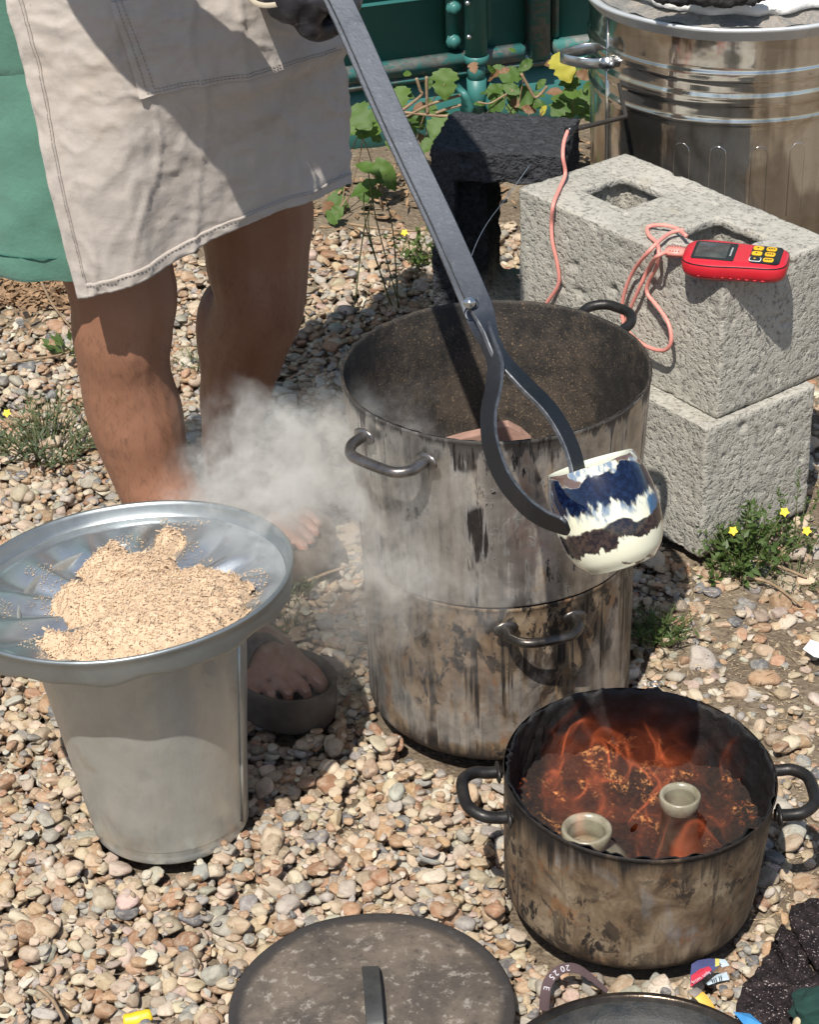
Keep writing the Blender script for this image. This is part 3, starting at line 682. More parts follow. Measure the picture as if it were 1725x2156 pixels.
# loop band handle at the kiln's left
HC = At(1238, 118, 3.515); pts = []
for t in np.linspace(0, 2*PI, 40, endpoint=False):
    pts.append(HC+V((.040*math.cos(t)*(1+.08*math.cos(2*t)), .036*math.sin(t), .002*math.sin(2*t))))
v, f = bar(pts+[pts[0]], ZA, .017, .0022); BH = meshobj('band_clamp', v, f, M_ZINC, KI)
p = HC+V((.030, -.034, 0)); v, f = box(p, XA, YA, ZA, .026, .012, .018, .003); meshobj('clamp_screw_block', v, f, M_ZINC, BH); v, f = tube([p+V((.004, -.012, 0)), p+V((.004, .01, 0))], .0045, 8); meshobj('clamp_screw', v, f, M_ZINC, BH)
# bent burner tube at the foot of the bin (pale dome by the block)
p = At(1697, 470, 3.30)
v, f = sphere(V((0, 0, 0)), (.04, .04, .045), 3)

# ================================================================== CONCRETE BLOCKS
def hollow_block(seed, holes, L=.44, Wd=.215, H=.2145, t=.034):
    mb = MB(); b0, b1 = .058, .157
    def bx(x0, x1, y0, y1, z0=0, z1=H): mb.add(*box(((x0+x1)/2, (y0+y1)/2, (z0+z1)/2), XA, YA, ZA, x1-x0, y1-y0, z1-z0, 0))
    bx(0, L, 0, b0); bx(0, L, b1, Wd)
    ed = [0]+[h for q in holes for h in q]+[L]
    for i in range(0, len(ed), 2): bx(ed[i], ed[i+1], b0-.01, b1+.01)
    for h0_, h1_ in holes:
        bx(h0_-.01, h1_+.01, b0-.01, b0+.008, H-.016); bx(h0_-.01, h1_+.01, b1-.009, b1+.01, H-.016); bx(h0_-.01, h0_+.009, b0-.01, b1+.01, H-.016); bx(h1_-.009, h1_+.01, b0-.01, b1+.01, H-.016)
    me = remesh(mb.v, mb.f, .0042, 2)
    displace(me, lambda p, n: .0016*nz(p, 16, seed)+.0010*nz(p, 75, seed)+.0009*nz(p, 170, seed)-.0035*max(0, nz(p, 52, seed+9)-.40)/.3)
    return me
def place_block(me, mat, o, rot, z, label, group='hollow concrete blocks'):
    q = obj('concrete_block', me, mat, None, True); q.location = (o.x, o.y, z); q.rotation_euler = (0, 0, rot); return tag(q, label, 'concrete block', group)
HL = [(.058, .172), (.265, .380)]
place_block(hollow_block(1.3, HL), M_CONC, UB, UBR, .2155, 'upper grey hollow concrete block carrying the red meter')
place_block(hollow_block(5.7, HL), M_CONC, LB, LBR, 0, 'lower grey hollow concrete block standing on the gravel')
# sooty block on its end, opening towards the pots
mb = MB()
def bx(x0, x1, z0, z1, y0=0, y1=.167): mb.add(*box(((x0+x1)/2, (y0+y1)/2, (z0+z1)/2), XA, YA, ZA, x1-x0, y1-y0, z1-z0, 0))
bx(0, .21, .376, .43); bx(0, .21, 0, .158); bx(0, .038, .12, .40); bx(0, .080, .12, .40, .055, .167); bx(.168, .21, .12, .40)
me = remesh(mb.v, mb.f, .0042, 2); displace(me, lambda p, n: .0022*nz(p, 22, 3)+.003*nz(p, 75, 8)+.0024*nz(p, 150, 3)-.004*max(0, nz(p, 40, 6)-.3)/.3)
place_block(me, M_CONCS, SB, SBR, 0, 'soot-blackened concrete block with a square opening beside the kiln')
# ================================================================== POTS
def u_handle(mb, c, ang, width, out, rad, z, r_at, tab=True, droop=0.0, drop_end=0.0):
    """horizontal bail: two ends fixed to the wall at radius r_at, bowed outwards"""
    d = V((math.cos(ang), math.sin(ang), 0)); t = V((-d.y, d.x, 0)); w = width/2; B = c+d*r_at
    k = min(.016, w*.5)
    pts = [B+t*(-w)+d*-.002, B+t*(-w)+d*(out*.35), B+t*(-w+.1*k)+d*(out-k*.9)-ZA*droop*.6, B+t*(-w+k)+d*out-ZA*droop, B+d*(out+.003)-ZA*droop, B+t*(w-k)+d*out-ZA*droop, B+t*(w-.1*k)+d*(out-k*.9)-ZA*droop*.6, B+t*w+d*(out*.35), B+t*w+d*-.002]
    pts = [p+ZA*z for p in pts]; mb.add(*tube(spline(pts, 6), rad, 12))
    if tab:
        for s in (-1, 1):
            p = B+t*(w*s)+ZA*z+d*.003
            mb.add(*sphere(p, (.0035, .017, .011), 2, Matrix((d, t, ZA)).transposed()))
            mb.add(*sphere(p+d*.004, (.003, .005, .005), 2, Matrix((d, t, ZA)).transposed()))
    return mb
def pot(name, base, R0, R1, H, th, mat, inmat, label, cat='cooking pot', corner=.02, floor=.008, group=None, tilt=None, ovality=0, bead=.003, rag=0.0):
    e = empty(name, base, label, cat, group)
    Mx = tilt or Matrix.Identity(3)
    def wob(r, z, a):
        return (r*(1+ovality*math.cos(2*a+.6))+.0012*nz((math.cos(a)*1.5, math.sin(a)*1.5, z*6), 1.7, 3)*min(1, r/.05), z)
    prof = [(0, .001), (R0-corner, .0)]
    for i in range(1, 7):
        a = PI/2*i/6; prof.append((R0-corner+corner*math.sin(a), corner-corner*math.cos(a)))
    for i in range(1, 25):
        t = i/24; prof.append((R0+(R1-R0)*t, corner+(H-corner-.004)*t))
    prof += [(R1+bead, H-.003), (R1+bead, H), (R1+bead*.2, H+.0015)]
    v, f = lathe(prof, 128, base, Mx, wob); body = meshobj('body', v, f, mat, e)
    pin = [(R1+bead*.2, H+.0015), (R1-th*.8, H+.001), (R1-th, H-.003)]
    for i in range(1, 20):
        t = i/20; pin.append((R1-th+(R0-R1)*t, H-.003-(H-.003-floor-.012)*t))
    pin += [(R0-th-.004, floor+.004), (R0-th-.016, floor), (0, floor)]
    def wob2(r, z, a):
        q, w = wob(r, z, a); return q-(.0022*abs(nz((math.cos(a)*R1, math.sin(a)*R1, z), 60, 4))+.001*nz((math.cos(a)*R1, math.sin(a)*R1, z), 160))*rag*(1 if r > .05 and z > floor+.01 else 0), w+rag*.002*nz((math.cos(a), math.sin(a), z*5), 14)*(1 if z > H-.01 else 0)
    v, f = lathe(pin, 160, base, Mx, wob2); meshobj('inner_wall', v, f, inmat, e)
    return e, body
SEAM = .2385
M_P1 = steel_pot('tall_pot_steel', .2403, .62, .34, .30, .46, .9, .020, .0, 1.7, 1.05); M_P2 = steel_pot('lower_pot_steel', .30, .22, .54, .52, .56, .0, .03, .95, 4.1, .9, .55, .35); M_P3 = steel_pot('burnt_pot_steel', .186, .0, .50, .50, .36, 1.0, .050, .8, 7.3, .80, .72, .15)
LP, lpb = pot('stock_pot', POT, .1735, .1752, SEAM, .003, M_P2, M_SOOT, 'lower brown-stained stock pot standing on the gravel under the tall pot', group='stacked stock pots', bead=.0008)
u_handle(MB(), POT, -1.33, .088, .040, .0062, .218, .1785).build('handle', M_STEELH, LP); u_handle(MB(), POT, -1.33+PI, .088, .040, .0062, .218, .1785).build('handle', M_STEELH, LP)
UPB = POT+V((0, 0, SEAM+.002))
UP, upb = pot('stock_pot', UPB, .1770, .1914, .2403, .003, M_P1, M_SOOTIN, 'upper silvery stock pot with sooty inside under the tongs', group='stacked stock pots', corner=.005, rag=.7, bead=.0008)
HA = math.atan2(-.76, -.67)
u_handle(MB(), UPB, HA, .098, .043, .0068, .211, .1895, droop=.003).build('handle', simple('worn_bright_handle', (.22, .20, .185), .28, .85, 70, .001, .5, 35), UP)
u_handle(MB(), UPB, HA+PI-.06, .072, .046, .0066, .229, .1895, tab=False, droop=-.006).build('handle', M_IRON, UP)
# broken terracotta shelf piece inside the upper pot
p = At(1017, 943, 2.640); zf = UPB.z+.01
mb = MB(); out = [(-.075, 0), (-.06, .016), (-.03, .026), (0.0, .033), (.018, .045), (.04, .047), (.058, .034), (.075, .015), (.08, 0), (.07, -.05), (-.07, -.05)]
n_ = len(out); vv = [V((x*.85, -.009, z*.75)) for x, z in out]+[V((x*.85, .009, z*.75)) for x, z in out]; ff = [tuple(range(n_)), tuple(range(2*n_-1, n_-1, -1))]+[(i, n_+i, n_+(i+1) % n_, (i+1) % n_) for i in range(n_)]
M_TERRA = simple('terracotta', (.36, .215, .165), .85, 0, 90, .002, .25)
sh = thing('terracotta_shard', ([p+q for q in vv], ff), M_TERRA, p, 'pinkish broken terracotta shard inside the upper stock pot', 'shard', smooth=False)
# small burning pot, leaning a little to the right
n3 = V((.055, -.03, 1)).normalized(); x3 = V((1, 0, 0)); x3 = (x3-n3*x3.dot(n3)).normalized(); T3 = Matrix((x3, n3.cross(x3), n3)).transposed()
SPB = SPOT+V((0, 0, .004))
BP, bpb = pot('burning_pot', SPB, .1475, .1545, .182, .003, M_P3, M_SOOT, 'wide scorched two-handled pot with flames and two bottles inside', 'cooking pot', corner=.030, tilt=T3, bead=.0014, rag=3.6)
for ang in (PI+.10, .02):
    mb = u_handle(MB(), V((0, 0, 0)), ang, .080, .046, .0072, .158 if ang > 1 else .150, .153, droop=-.004); mb.v = [tuple(SPB+T3 @ V(q)) for q in mb.v]; mb.build('handle', M_IRON, BP)
# ember bed
EZ = .098
def eb(r, z, a):
    p = (r*math.cos(a), r*math.sin(a), 0); edge = max(0, (r-.09)/.06)
    return r, z+.012*nz(p, 17, 3)+.006*nz(p, 60)+.004*nz(p, 140)+.020*edge*edge*(.6+nz((math.cos(a), math.sin(a), 0), 2.3, 7))
prof = [(r, EZ) for r in np.linspace(.1475, .004, 46)]
v, f = lathe(prof, 180, V((0, 0, 0)), None, eb); v = [T3 @ p for p in v]
o = meshobj('ember_bed', v, f, M_EMBER); o.location = SPB; tag(o, 'glowing embers and charred sawdust inside the burning pot', 'embers', kind='stuff')
# two bottle necks
def bottle(c, zr, rn, neck, rb, mat_body, label):
    e = empty('stoneware_bottle', c, label, 'bottle', 'bottles smoking in the burning pot'); h = zr-c.z
    o_ = [(rb*.8, 0), (rb, h*.22), (rb*.96, h-neck-.022), (rb*.75, h-neck-.010), (rn*.92, h-neck+.004), (rn*.88, h-.018), (rn*.98, h-.012), (rn, h-.008), (rn*1.0, h-.002), (rn*.95, h)]
    v, f = lathe(o_[:6], 48, c); meshobj('body', v, f, mat_body, e)
    v, f = lathe(o_[5:]+[(rn*.82, h-.001), (rn*.74, h-.006)], 48, c); RM = meshobj('rim', v, f, M_VASE, e)
    v, f = lathe([(rn*.74, h-.006), (rn*.70, h-.018), (rn*.70, h-neck), (rn*.9, h-neck-.01), (0, h-neck-.015)], 48, c); meshobj('inside', v, f, M_VASE, RM); return e
p = At(1236, 1742, 2.020); bottle(V((p.x, p.y, .06)), p.z, .0285, .026, .050, M_VASE, 'short olive-grey bottle neck at the front of the burning pot')
p = At(1433, 1672, 2.058); bottle(V((p.x, p.y, .06)), p.z, .0235, .056, .031, M_VASED, 'tall pale-rimmed bottle neck at the right of the burning pot')

# flames: thin sheets of burning gas, in a closed volume standing on the embers
def vol_obj(name, c, sx, sy, sz, mat, sub=2):
    v, f = sphere(V((0, 0, 0)), 1, sub); v = [V((p.x*sx, p.y*sy, p.z*sz)) for p in v]
    o = meshobj(name, v, f, mat); o.location = c; return o
def vol_mat(name):
    m = bpy.data.materials.new(name); m.use_nodes = True; q = Mat.__new__(Mat); q.m = m; q.t = m.node_tree; q.out = q.t.nodes['Material Output']
    q.t.nodes.remove(q.t.nodes['Principled BSDF']); q.b = q.t.nodes.new('ShaderNodeVolumePrincipled'); q.t.links.new(q.b.outputs[0], q.out.inputs['Volume']); return q
m = vol_mat('burning_gas'); c = m.co('Object'); x, y, z = m.cyl
warp = m.vmath('MULTIPLY', m.vmath('SUBTRACT', m.noise(c, 9, 2, .5, 0, 1), (.5, .5, .5)).outputs[0], (.09, .09, .05)).outputs[0]
cw = m.vmath('MULTIPLY', m.vmath('ADD', c, warp).outputs[0], (1, 1, .42)).outputs[0]
d1 = m.math('ABSOLUTE', m.math('SUBTRACT', m.noise(cw, 11, .8, .4), .5)); cw2 = m.vmath('ADD', cw, (3.1, 1.7, .4)).outputs[0]; d2 = m.math('ABSOLUTE', m.math('SUBTRACT', m.noise(cw2, 17, .8, .4), .5))
s1 = m.sm(d1, .016, .0); s2 = m.sm(d2, .020, .0)
r = m.math('SQRT', m.math('ADD', m.math('MULTIPLY', x, x), m.math('MULTIPLY', y, y)))
env = m.math('MULTIPLY', m.sm(r, .128, .100), m.sm(z, .104, .07))
patch = m.sm(m.noise(c, 8, 1), .42, .60); patch2 = m.sm(m.noise(cw2, 9, 1), .44, .60)
tot = m.math('ADD', m.math('MULTIPLY', m.math('MULTIPLY', s1, patch), 12.0), m.math('MULTIPLY', m.math('MULTIPLY', s2, patch2), 12.0))
tot = m.math('ADD', tot, m.math('MULTIPLY', patch, .11))
m.put(m.b.inputs['Density'], 0.0); m.put(m.b.inputs['Emission Color'], (1, .20, .065))
for q_ in (V((.066, -.033, 0)), V((-.037, -.071, 0))):
    dx = m.math('SUBTRACT', x, q_.x); dy = m.math('SUBTRACT', y, q_.y); rd = m.math('SQRT', m.math('ADD', m.math('MULTIPLY', dx, dx), m.math('MULTIPLY', dy, dy))); env = m.math('MULTIPLY', env, m.sm(rd, .026, .036))
m.put(m.b.inputs['Emission Strength'], m.math('MULTIPLY', env, tot))
M_FLAME = m.m
v, f = lathe([(.0, -.020), (.128, -.020), (.135, .02), (.132, .07), (.12, .1), (0, .105)], 40); o = meshobj('flames', [T3 @ p for p in v], f, M_FLAME); o.location = SPB+n3*(EZ+.028); tag(o, 'thin transparent orange flames licking inside the burning pot', 'flames', kind='stuff')

# ================================================================== MUG AND TONGS
mb0, mt0 = At(1311, 1184, 1.955), At(1249, 990, 1.995)
ax = (mt0-mb0).normalized(); fx = (XA-ax*XA.dot(ax)).normalized(); MM = Matrix((fx, ax.cross(fx), ax)).transposed()
mc = mb0-ax*.002
MUG = empty('glazed_mug', mc, 'cream mug with dripping navy glaze bands held in the tongs', 'mug', None, MM.to_euler())
k_ = .056
prof = [(0, .002), (.028, .0015), (.033, 0), (.0365, .003), (.0445, .012), (.0505, .027), (.0535, .046), (.054, .062), (.0525, .078), (.0495, .092), (.0465, .102), (.0455, .106), (.0440, .1075)]
def spl(prof, n=6):
    q = spline([V((r, 0, z)) for r, z in prof], n); return [(max(0, p.x), p.z) for p in q]
def mugw(r, z, a): return (r*(1+.012*math.cos(2*a+1)+.008*nz((math.cos(a), math.sin(a), z*20), 1.5)), z+.0012*nz((math.cos(a), math.sin(a), 0), 2)*(z > .09))
v, f = lathe(spl(prof), 96, V((0, 0, 0)), None, mugw); meshobj('body', v, f, M_GLAZE, MUG, True) if False else obj('body', (lambda me: (me.from_pydata([tuple(p) for p in v], [], f), me)[1])(bpy.data.meshes.new('mug')), M_GLAZE, MUG, True, True)
v, f = lathe(spl([(.0440, .1075), (.0425, .106), (.0425, .100), (.045, .09), (.0485, .075), (.0495, .055), (.046, .03), (.036, .012), (0, .009)]), 96, V((0, 0, 0)), None, mugw)
obj('inside', (lambda me: (me.from_pydata([tuple(p) for p in v], [], f), me)[1])(bpy.data.meshes.new('mug_inside')), M_GLAZEIN, MUG, True, True)

TG = empty('iron_tongs', At(985, 637, 2.20), 'long dark steel tongs held in a black glove gripping the mug', 'tongs')
def depth_of(t): return t
def path(lst): return [At(X, Y, y) for X, Y, y in lst]
# arm A: its edge is seen on the left; passes to the upper right jaw.  arm B: to the lower left jaw
topA = path([(628, -160, 2.575), (718, 0, 2.50), (826, 240, 2.39), (935, 470, 2.285), (1004, 625, 2.205), (1021, 668, 2.185)])
topB = path([(617, -160, 2.590), (706, 0, 2.512), (814, 240, 2.402), (923, 470, 2.297), (991, 628, 2.217), (1008, 672, 2.197)])
view = lambda p: (V(p)-CO).normalized()
def perp_img(pts, i):
    d = (pts[min(i+1, len(pts)-1)]-pts[max(i-1, 0)]).normalized(); return d.cross(view(pts[i])).normalized()
def arm(top, jaw, w0, w1, tw, bias):
    pts = spline(top, 5)[:-1]; nt = len(pts); pts = pts+spline(jaw, 7); wd = []; ws = []; ts = []
    for i, p in enumerate(pts):
        a = perp_img(pts, i); vw = view(p)
        if i < nt-6: k = bias
        else: k = bias+(tw-bias)*min(1, (i-nt+6)/12)
        wd.append(a*math.cos(k)+vw*math.sin(k)); q = min(1, max(0, (i-nt+4)/10)); ws.append(w0*(1-q)+w1*q); ts.append(.0052)
    ws[-1] *= .55; ws[-2] *= .9
    return bar(pts, wd, ws, ts)
M_TEDGE = simple('worn_tong_edge', (.13, .135, .145), .45, .6, 120, .0008, .4, 120)
def edge_bright(o):
    o.data.materials.append(M_TEDGE); n_ = len(o.data.polygons)-2
    for i in range(n_):
        if i % 8 in (3, 7, 0, 6): o.data.polygons[i].material_index = 1
jawA = path([(1021, 668, 2.185), (1036, 712, 2.165), (1058, 756, 2.145), (1103, 805, 2.12), (1158, 862, 2.085), (1196, 925, 2.05), (1215, 985, 2.02), (1218, 1040, 2.000)])
jawB = path([(1008, 672, 2.197), (1026, 716, 2.165), (1043, 765, 2.135), (1040, 815, 2.105), (1030, 870, 2.075), (1034, 935, 2.04), (1060, 1005, 1.995), (1105, 1062, 1.955), (1150, 1093, 1.925), (1196, 1110, 1.905)])
v, f = arm(topB, jawB, .0255, .024, -1.02, .22); TA = meshobj('arm', v, f, M_TONG, TG); edge_bright(TA); autosmooth(TA, 40)
v, f = arm(topA, jawA, .0255, .024, 1.02, .22); TB = meshobj('arm', v, f, M_TONG, TG); edge_bright(TB); autosmooth(TB, 40)
pp = At(989, 637, 2.190); Mv = (-view(pp)).to_track_quat('Z', 'Y').to_matrix()
v, f = lathe([(0, .0065), (.003, .0062), (.0034, .0045), (.0058, .004), (.0066, .002), (.0066, -.002)], 20, pp, Mv); RV = meshobj('rivet', v, f, M_ZINC, TG)
v, f = lathe([(.0088, .001), (.0092, -.001), (.0092, -.003)], 24, pp, Mv); meshobj('washer', v+[], f, M_ZINC, RV)

# ================================================================== SAWDUST BUCKET AND FUNNEL LID
BE = empty('sawdust_bucket', BKT, 'tapered galvanised bucket with the funnel lid on top', 'bucket')
bt = V((.0, .0, 1)).normalized(); prof = [(0, .004), (.088, .004), (.0945, .0), (.0968, .003), (.0955, .008), (.0965, .014)]
for i in range(1, 22): t = i/21; prof.append((.0965+(.1325-.0965)*t, .014+.295*t+0*t))
prof += [(.135, .310), (.1365, .314), (.134, .317), (.1315, .314), (.130, .30), (.098, .02)]
lean = V((-.020, .004, 0))
v, f = lathe(prof, 96, V((0, 0, 0)), None, lambda r, z, a: (r+.0014*nz((math.cos(a), math.sin(a), z*4), 1.6, 5)+.0016*math.exp(-((z-.245)/.004)**2), z))
v = [p+BKT+lean*(p.z/.31) for p in v]; meshobj('body', v, f, M_BUCKET, BE)
v, f = tube([BKT+lean*(z_/.31)+V(((.0970+.036*z_/.31)*math.cos(-.35), (.0970+.036*z_/.31)*math.sin(-.35), z_)) for z_ in (.015, .1, .2, .3)], .0022, 6); meshobj('side_seam', v, f, M_BUCKET, BE)
# funnel lid: the fitted disc
fc = V((-.3357, 2.2671, .3518)); fn_ = V((-.0718, .0778, 1)).normalized(); fxx = V((1, 0, 0)); fxx = (fxx-fn_*fxx.dot(fn_)).normalized(); FM = Matrix((fxx, fn_.cross(fxx), fn_)).transposed()
FU = empty('funnel_lid', fc, 'dished galvanised lid heaped with pale sawdust on the bucket', 'lid')
R = .1961
def bandw(r, z, a):
    if z < -.022: return r, z+.0026*math.sin(9*a+.6)+.0016*math.sin(17*a)
    return r+.0006*math.sin(7*a), z
v, f = lathe([(R-.004, -.0305), (R-.0025, -.0295), (R-.001, -.024), (R+.0005, -.012), (R+.0010, -.004), (R+.0032, -.0015), (R+.0036, .0012), (R+.0014, .0032), (R-.0016, .002), (R-.003, -.002), (R-.0042, -.011), (R-.008, -.015)], 160, fc, FM, bandw); FR = meshobj('rim_band', v, f, M_GALV, FU)
def flute(r, z, a):
    k = max(0, min(1, (R-.010-r)/.05)); k2 = max(0, min(1, (r-.02)/.05)); s = math.sin(13*a+.4); s = s+.18*math.sin(26*a+1.1)
    return r, z+.0062*k*k2*s
prof = [(R-.008, -.015), (R-.014, -.0175), (R-.022, -.0165)]+[(r, -.0165-.030*((R-.022-r)/.15)**.9) for r in np.linspace(R-.026, .02, 26)]+[(0, -.047)]
v, f = lathe(prof, 208, fc, FM, flute); meshobj('fluted_dish', v, f, M_GALVS, FU)
# sawdust heap, outlined as it lies
def on_disc(X, Y):
    p = OnPlane(X, Y, fc-fn_*.014, fn_); q = FM.transposed() @ (p-fc); return (q.x, q.y)
outl = [(62, 1348), (105, 1322), (158, 1326), (180, 1304), (168, 1286), (120, 1280), (97, 1245), (118, 1218), (172, 1212), (168, 1190), (160, 1176), (212, 1150), (232, 1124), (252, 1128), (282, 1158), (320, 1150), (325, 1118), (392, 1110), (402, 1134), (362, 1150), (384, 1172), (400, 1185), (432, 1166), (452, 1188), (500, 1206), (530, 1222), (528, 1260), (524, 1290), (480, 1330), (420, 1362), (340, 1384), (250, 1390), (150, 1388), (95, 1380), (120, 1362)]
og = np.array([on_disc(*q) for q in outl])
def inside(px, py):
    x1, y1 = og[:, 0], og[:, 1]; x2, y2 = np.roll(x1, -1), np.roll(y1, -1)
    c = ((y1 > py) != (y2 > py)) & (px < (x2-x1)*(py-y1)/(y2-y1+1e-12)+x1); ins = (c.sum() % 2) == 1
    dx, dy = x2-x1, y2-y1; t = np.clip(((px-x1)*dx+(py-y1)*dy)/(dx*dx+dy*dy+1e-12), 0, 1)
    d = float(np.sqrt((x1+t*dx-px)**2+(y1+t*dy-py)**2).min()); return d if ins else -d
def dish(r): return -.0165-.030*(max(0, (R-.022-r)/.15))**.9 if r < R-.022 else -.0165
step = .0028; hv = {}; vv = []; ff = []
rngx = np.arange(-R+.01, R-.008, step); cells = {}
for iy, y_ in enumerate(rngx):
    for ix, x_ in enumerate(rngx):
        r = math.hypot(x_, y_)
        if r > R-.010: continue
        d = inside(x_, y_)+.007*nz((x_, y_, 0), 60, 3)+.004*nz((x_, y_, 0), 160, 1)
        if d < -.0025: continue
        base = dish(r)-.004
        h = base+.0085*min(1, d/.014)+(.050*(1-math.exp(-max(0, d)/.045)))+.006*nz((x_, y_, 0), 24)+.003*nz((x_, y_, 0), 70)+.0022*nz((x_, y_, 0), 190) if d > 0 else base
        h = min(h, .012+.003*nz((x_, y_, 0), 110)-.10*max(0, r-.12))
        cells[(ix, iy)] = len(vv); vv.append(FM @ V((x_, y_, max(h, base))))
for (ix, iy), a in cells.items():
    q = [cells.get(k) for k in ((ix+1, iy), (ix+1, iy+1), (ix, iy+1))]
    if None not in q: ff.append((a, *q))
heap_top = list(vv)
for _ in range(13000):
    p = random.choice(heap_top); s = random.uniform(.0004, .0012)*(2.2 if random.random() < .05 else 1); l = s*random.uniform(1, 2.4)
    q = FM @ V((random.gauss(0, 1), random.gauss(0, 1), random.gauss(0, .5))).normalized(); w = q.cross(V((random.gauss(0, .5), random.gauss(0, .5), 1))).normalized(); c = p+fn_*random.uniform(0, .002)+q*random.uniform(-.002, .002)
    n_ = len(vv); vv += [c-q*l-w*s*.6, c+q*l-w*s*.5, c+q*l*.9+w*s*.6+fn_*s*.5, c-q*l*.8+w*s*.5+fn_*s*.3]; ff.append((n_, n_+1, n_+2, n_+3))
for _ in range(9000):     # grains strewn over the bare metal
    a = random.uniform(0, 2*PI); r = (R-.012)*math.sqrt(random.random()); x_, y_ = r*math.cos(a), r*math.sin(a); d = inside(x_, y_)
    if d > 0 or nz((x_, y_, 0), 24, 5) < -.10+(-d)*9: continue
    _, z_ = flute(r, dish(r), a); c = FM @ V((x_, y_, z_+.0012)); s = random.uniform(.0003, .0010); q = V((random.gauss(0, 1), random.gauss(0, 1), 0)).normalized(); w = q.cross(fn_)
    n_ = len(vv); vv += [c-q*s*1.4-w*s*.6, c+q*s*1.3-w*s*.7, c+q*s+w*s*.8+fn_*s*.5, c-q*s+w*s*.6]; ff.append((n_, n_+1, n_+2, n_+3))
o = meshobj('sawdust', vv, ff, M_SAW); o.location = fc; tag(o, 'pale heap of sawdust and shavings lying in the funnel lid', 'sawdust', kind='stuff')

# ================================================================== LID AND PAN IN FRONT
M_LIDM = Mat('scorched_lid'); m = M_LIDM; c = m.co('Object'); n = m.noise(c, 9, 5, .65, .5); f_ = m.noise(c, 80, 6, .75); x, y, z = m.cyl
col = m.mix(m.sm(n, .38, .62), (.085, .070, .058), (.165, .13, .10)); col = m.mix(m.math('MULTIPLY', m.sm(f_, .53, .66), .75), col, (.36, .32, .27)); col = m.mix(m.math('MULTIPLY', m.sm(f_, .44, .34), .5), col, (.03, .026, .024))
r = m.math('SQRT', m.math('ADD', m.math('MULTIPLY', x, x), m.math('MULTIPLY', y, y))); col = m.mix(m.math('MULTIPLY', m.sm(m.math('ADD', r, m.math('MULTIPLY', n, .02)), .146, .160), .9), col, (.028, .026, .026))
m.set(color=col, rough=.7, metal=.15, normal=m.bump(f_, .4, .0025)); M_LIDM = m.m
LE = empty('pot_lid', LID+V((0, 0, .004)), 'round scorched metal lid lying on the gravel at the front', 'pot lid')
c0 = LID+V((0, 0, .004))
v, f = lathe([(.146, -.004), (.150, .0), (.152, .010), (.1575, .014), (.158, .0165), (.156, .018), (.150, .0172), (.1435, .0165), (.140, .0185), (.134, .020), (.09, .0225), (.04, .0235), (0, .024)], 128, c0, None, lambda r, z, a: (r, z+.0015*nz((r*math.cos(a), r*math.sin(a), 0), 14, 2))); meshobj('plate', v, f, M_LIDM, LE)
hx = .0015; hp = [(.056, .021), (.052, .027), (.04, .035), (.015, .040), (-.02, .040), (-.045, .035), (-.055, .027), (-.059, .021)]
v, f = bar(spline([c0+V((hx-.004*y_/.07, y_, z_)) for y_, z_ in hp], 5), XA, .0195, .005); H_ = meshobj('handle', v, f, simple('grey_lid_handle', (.10, .10, .095), .5, .6, 70, .001, .3), LE); autosmooth(H_, 40)
PE = empty('dark_pan', PAN, 'shallow dark pan with a shiny rolled rim at the front edge', 'pan')
M_PANR = simple('tempered_pan_rim', (.085, .065, .048), .22, .85, 60, .001, .5); M_PANI = soot_mat('dark_pan_inside', 0, .62, (.022, .026, .028), (.06, .055, .05))
v, f = lathe([(.120, .0), (.135, .003), (.148, .022), (.1545, .044)], 96, PAN); meshobj('wall', v, f, M_PANR, PE)
v, f = lathe([(.1545, .044), (.159, .0475), (.1600, .0505), (.158, .0525), (.1535, .050), (.1515, .045)], 128, PAN); meshobj('rim', v, f, M_PANR, PE)
v, f = lathe([(.1515, .045), (.147, .030), (.142, .024), (.134, .022), (.128, .016), (.12, .0125), (0, .0125)], 96, PAN); meshobj('inside', v, f, M_PANI, PE)
# ================================================================== METER, PROBE AND CABLE
BT = .4305
ma, mb_ = G(1442, 517, .462), G(1664, 536, .462); mlen = (mb_-ma).length
mx = (mb_-ma); mx.z = 0; mx.normalize(); my = ZA.cross(mx); MC = (ma+mb_)/2; MC.z = BT
ME = empty('thermometer', MC-my*.004, 'red handheld thermometer with dark display and yellow keys on the upper block', 'thermometer', None, (0, 0, math.atan2(mx.y, mx.x)))
ME.scale = (1, 1.26, 1); ML, MWd = mlen*1.0, .070
def outline(inset, k=.010, n=72):
    pts = []
    for i in range(n):
        a = 2*PI*i/n; ca, sa = math.cos(a), math.sin(a)
        x_ = math.copysign(abs(ca)**.42, ca)*(ML/2-inset); w = MWd/2*(1-.13*max(0, min(1, (x_+.012)/.02)))      # the keypad half is narrower
        y_ = math.copysign(abs(sa)**.5, sa)*(w-inset); pts.append((x_, y_))
    return pts
def slab(levels, cap0=True, cap1=True):
    v = []; f = []; n = 72
    for ins, z_ in levels: v += [V((x_, y_, z_)) for x_, y_ in outline(ins)]
    for i in range(len(levels)-1):
        for k in range(n): f.append((i*n+k, i*n+(k+1) % n, (i+1)*n+(k+1) % n, (i+1)*n+k))
    if cap0: f.append(tuple(range(n))[::-1])
    if cap1: f.append(tuple((len(levels)-1)*n+k for k in range(n)))
    return v, f
def lobj(name, vf, mat, parent, smooth=True, ang=None):
    me = bpy.data.meshes.new(name); me.from_pydata([tuple(p) for p in vf[0]], [], [tuple(q) for q in vf[1]]); o = obj(name, me, mat, parent, smooth, True)
    if ang: autosmooth(o, ang)
    return o
lobj('body', slab([(.012, .0), (.006, .0015), (.002, .006), (.0004, .012), (.0, .020), (.001, .0235)]), M_RED, ME, True, 50)
lobj('face_seam', slab([(.0012, .0235), (.0006, .0245), (.0012, .0255)], False, False), M_BLACKP, ME)
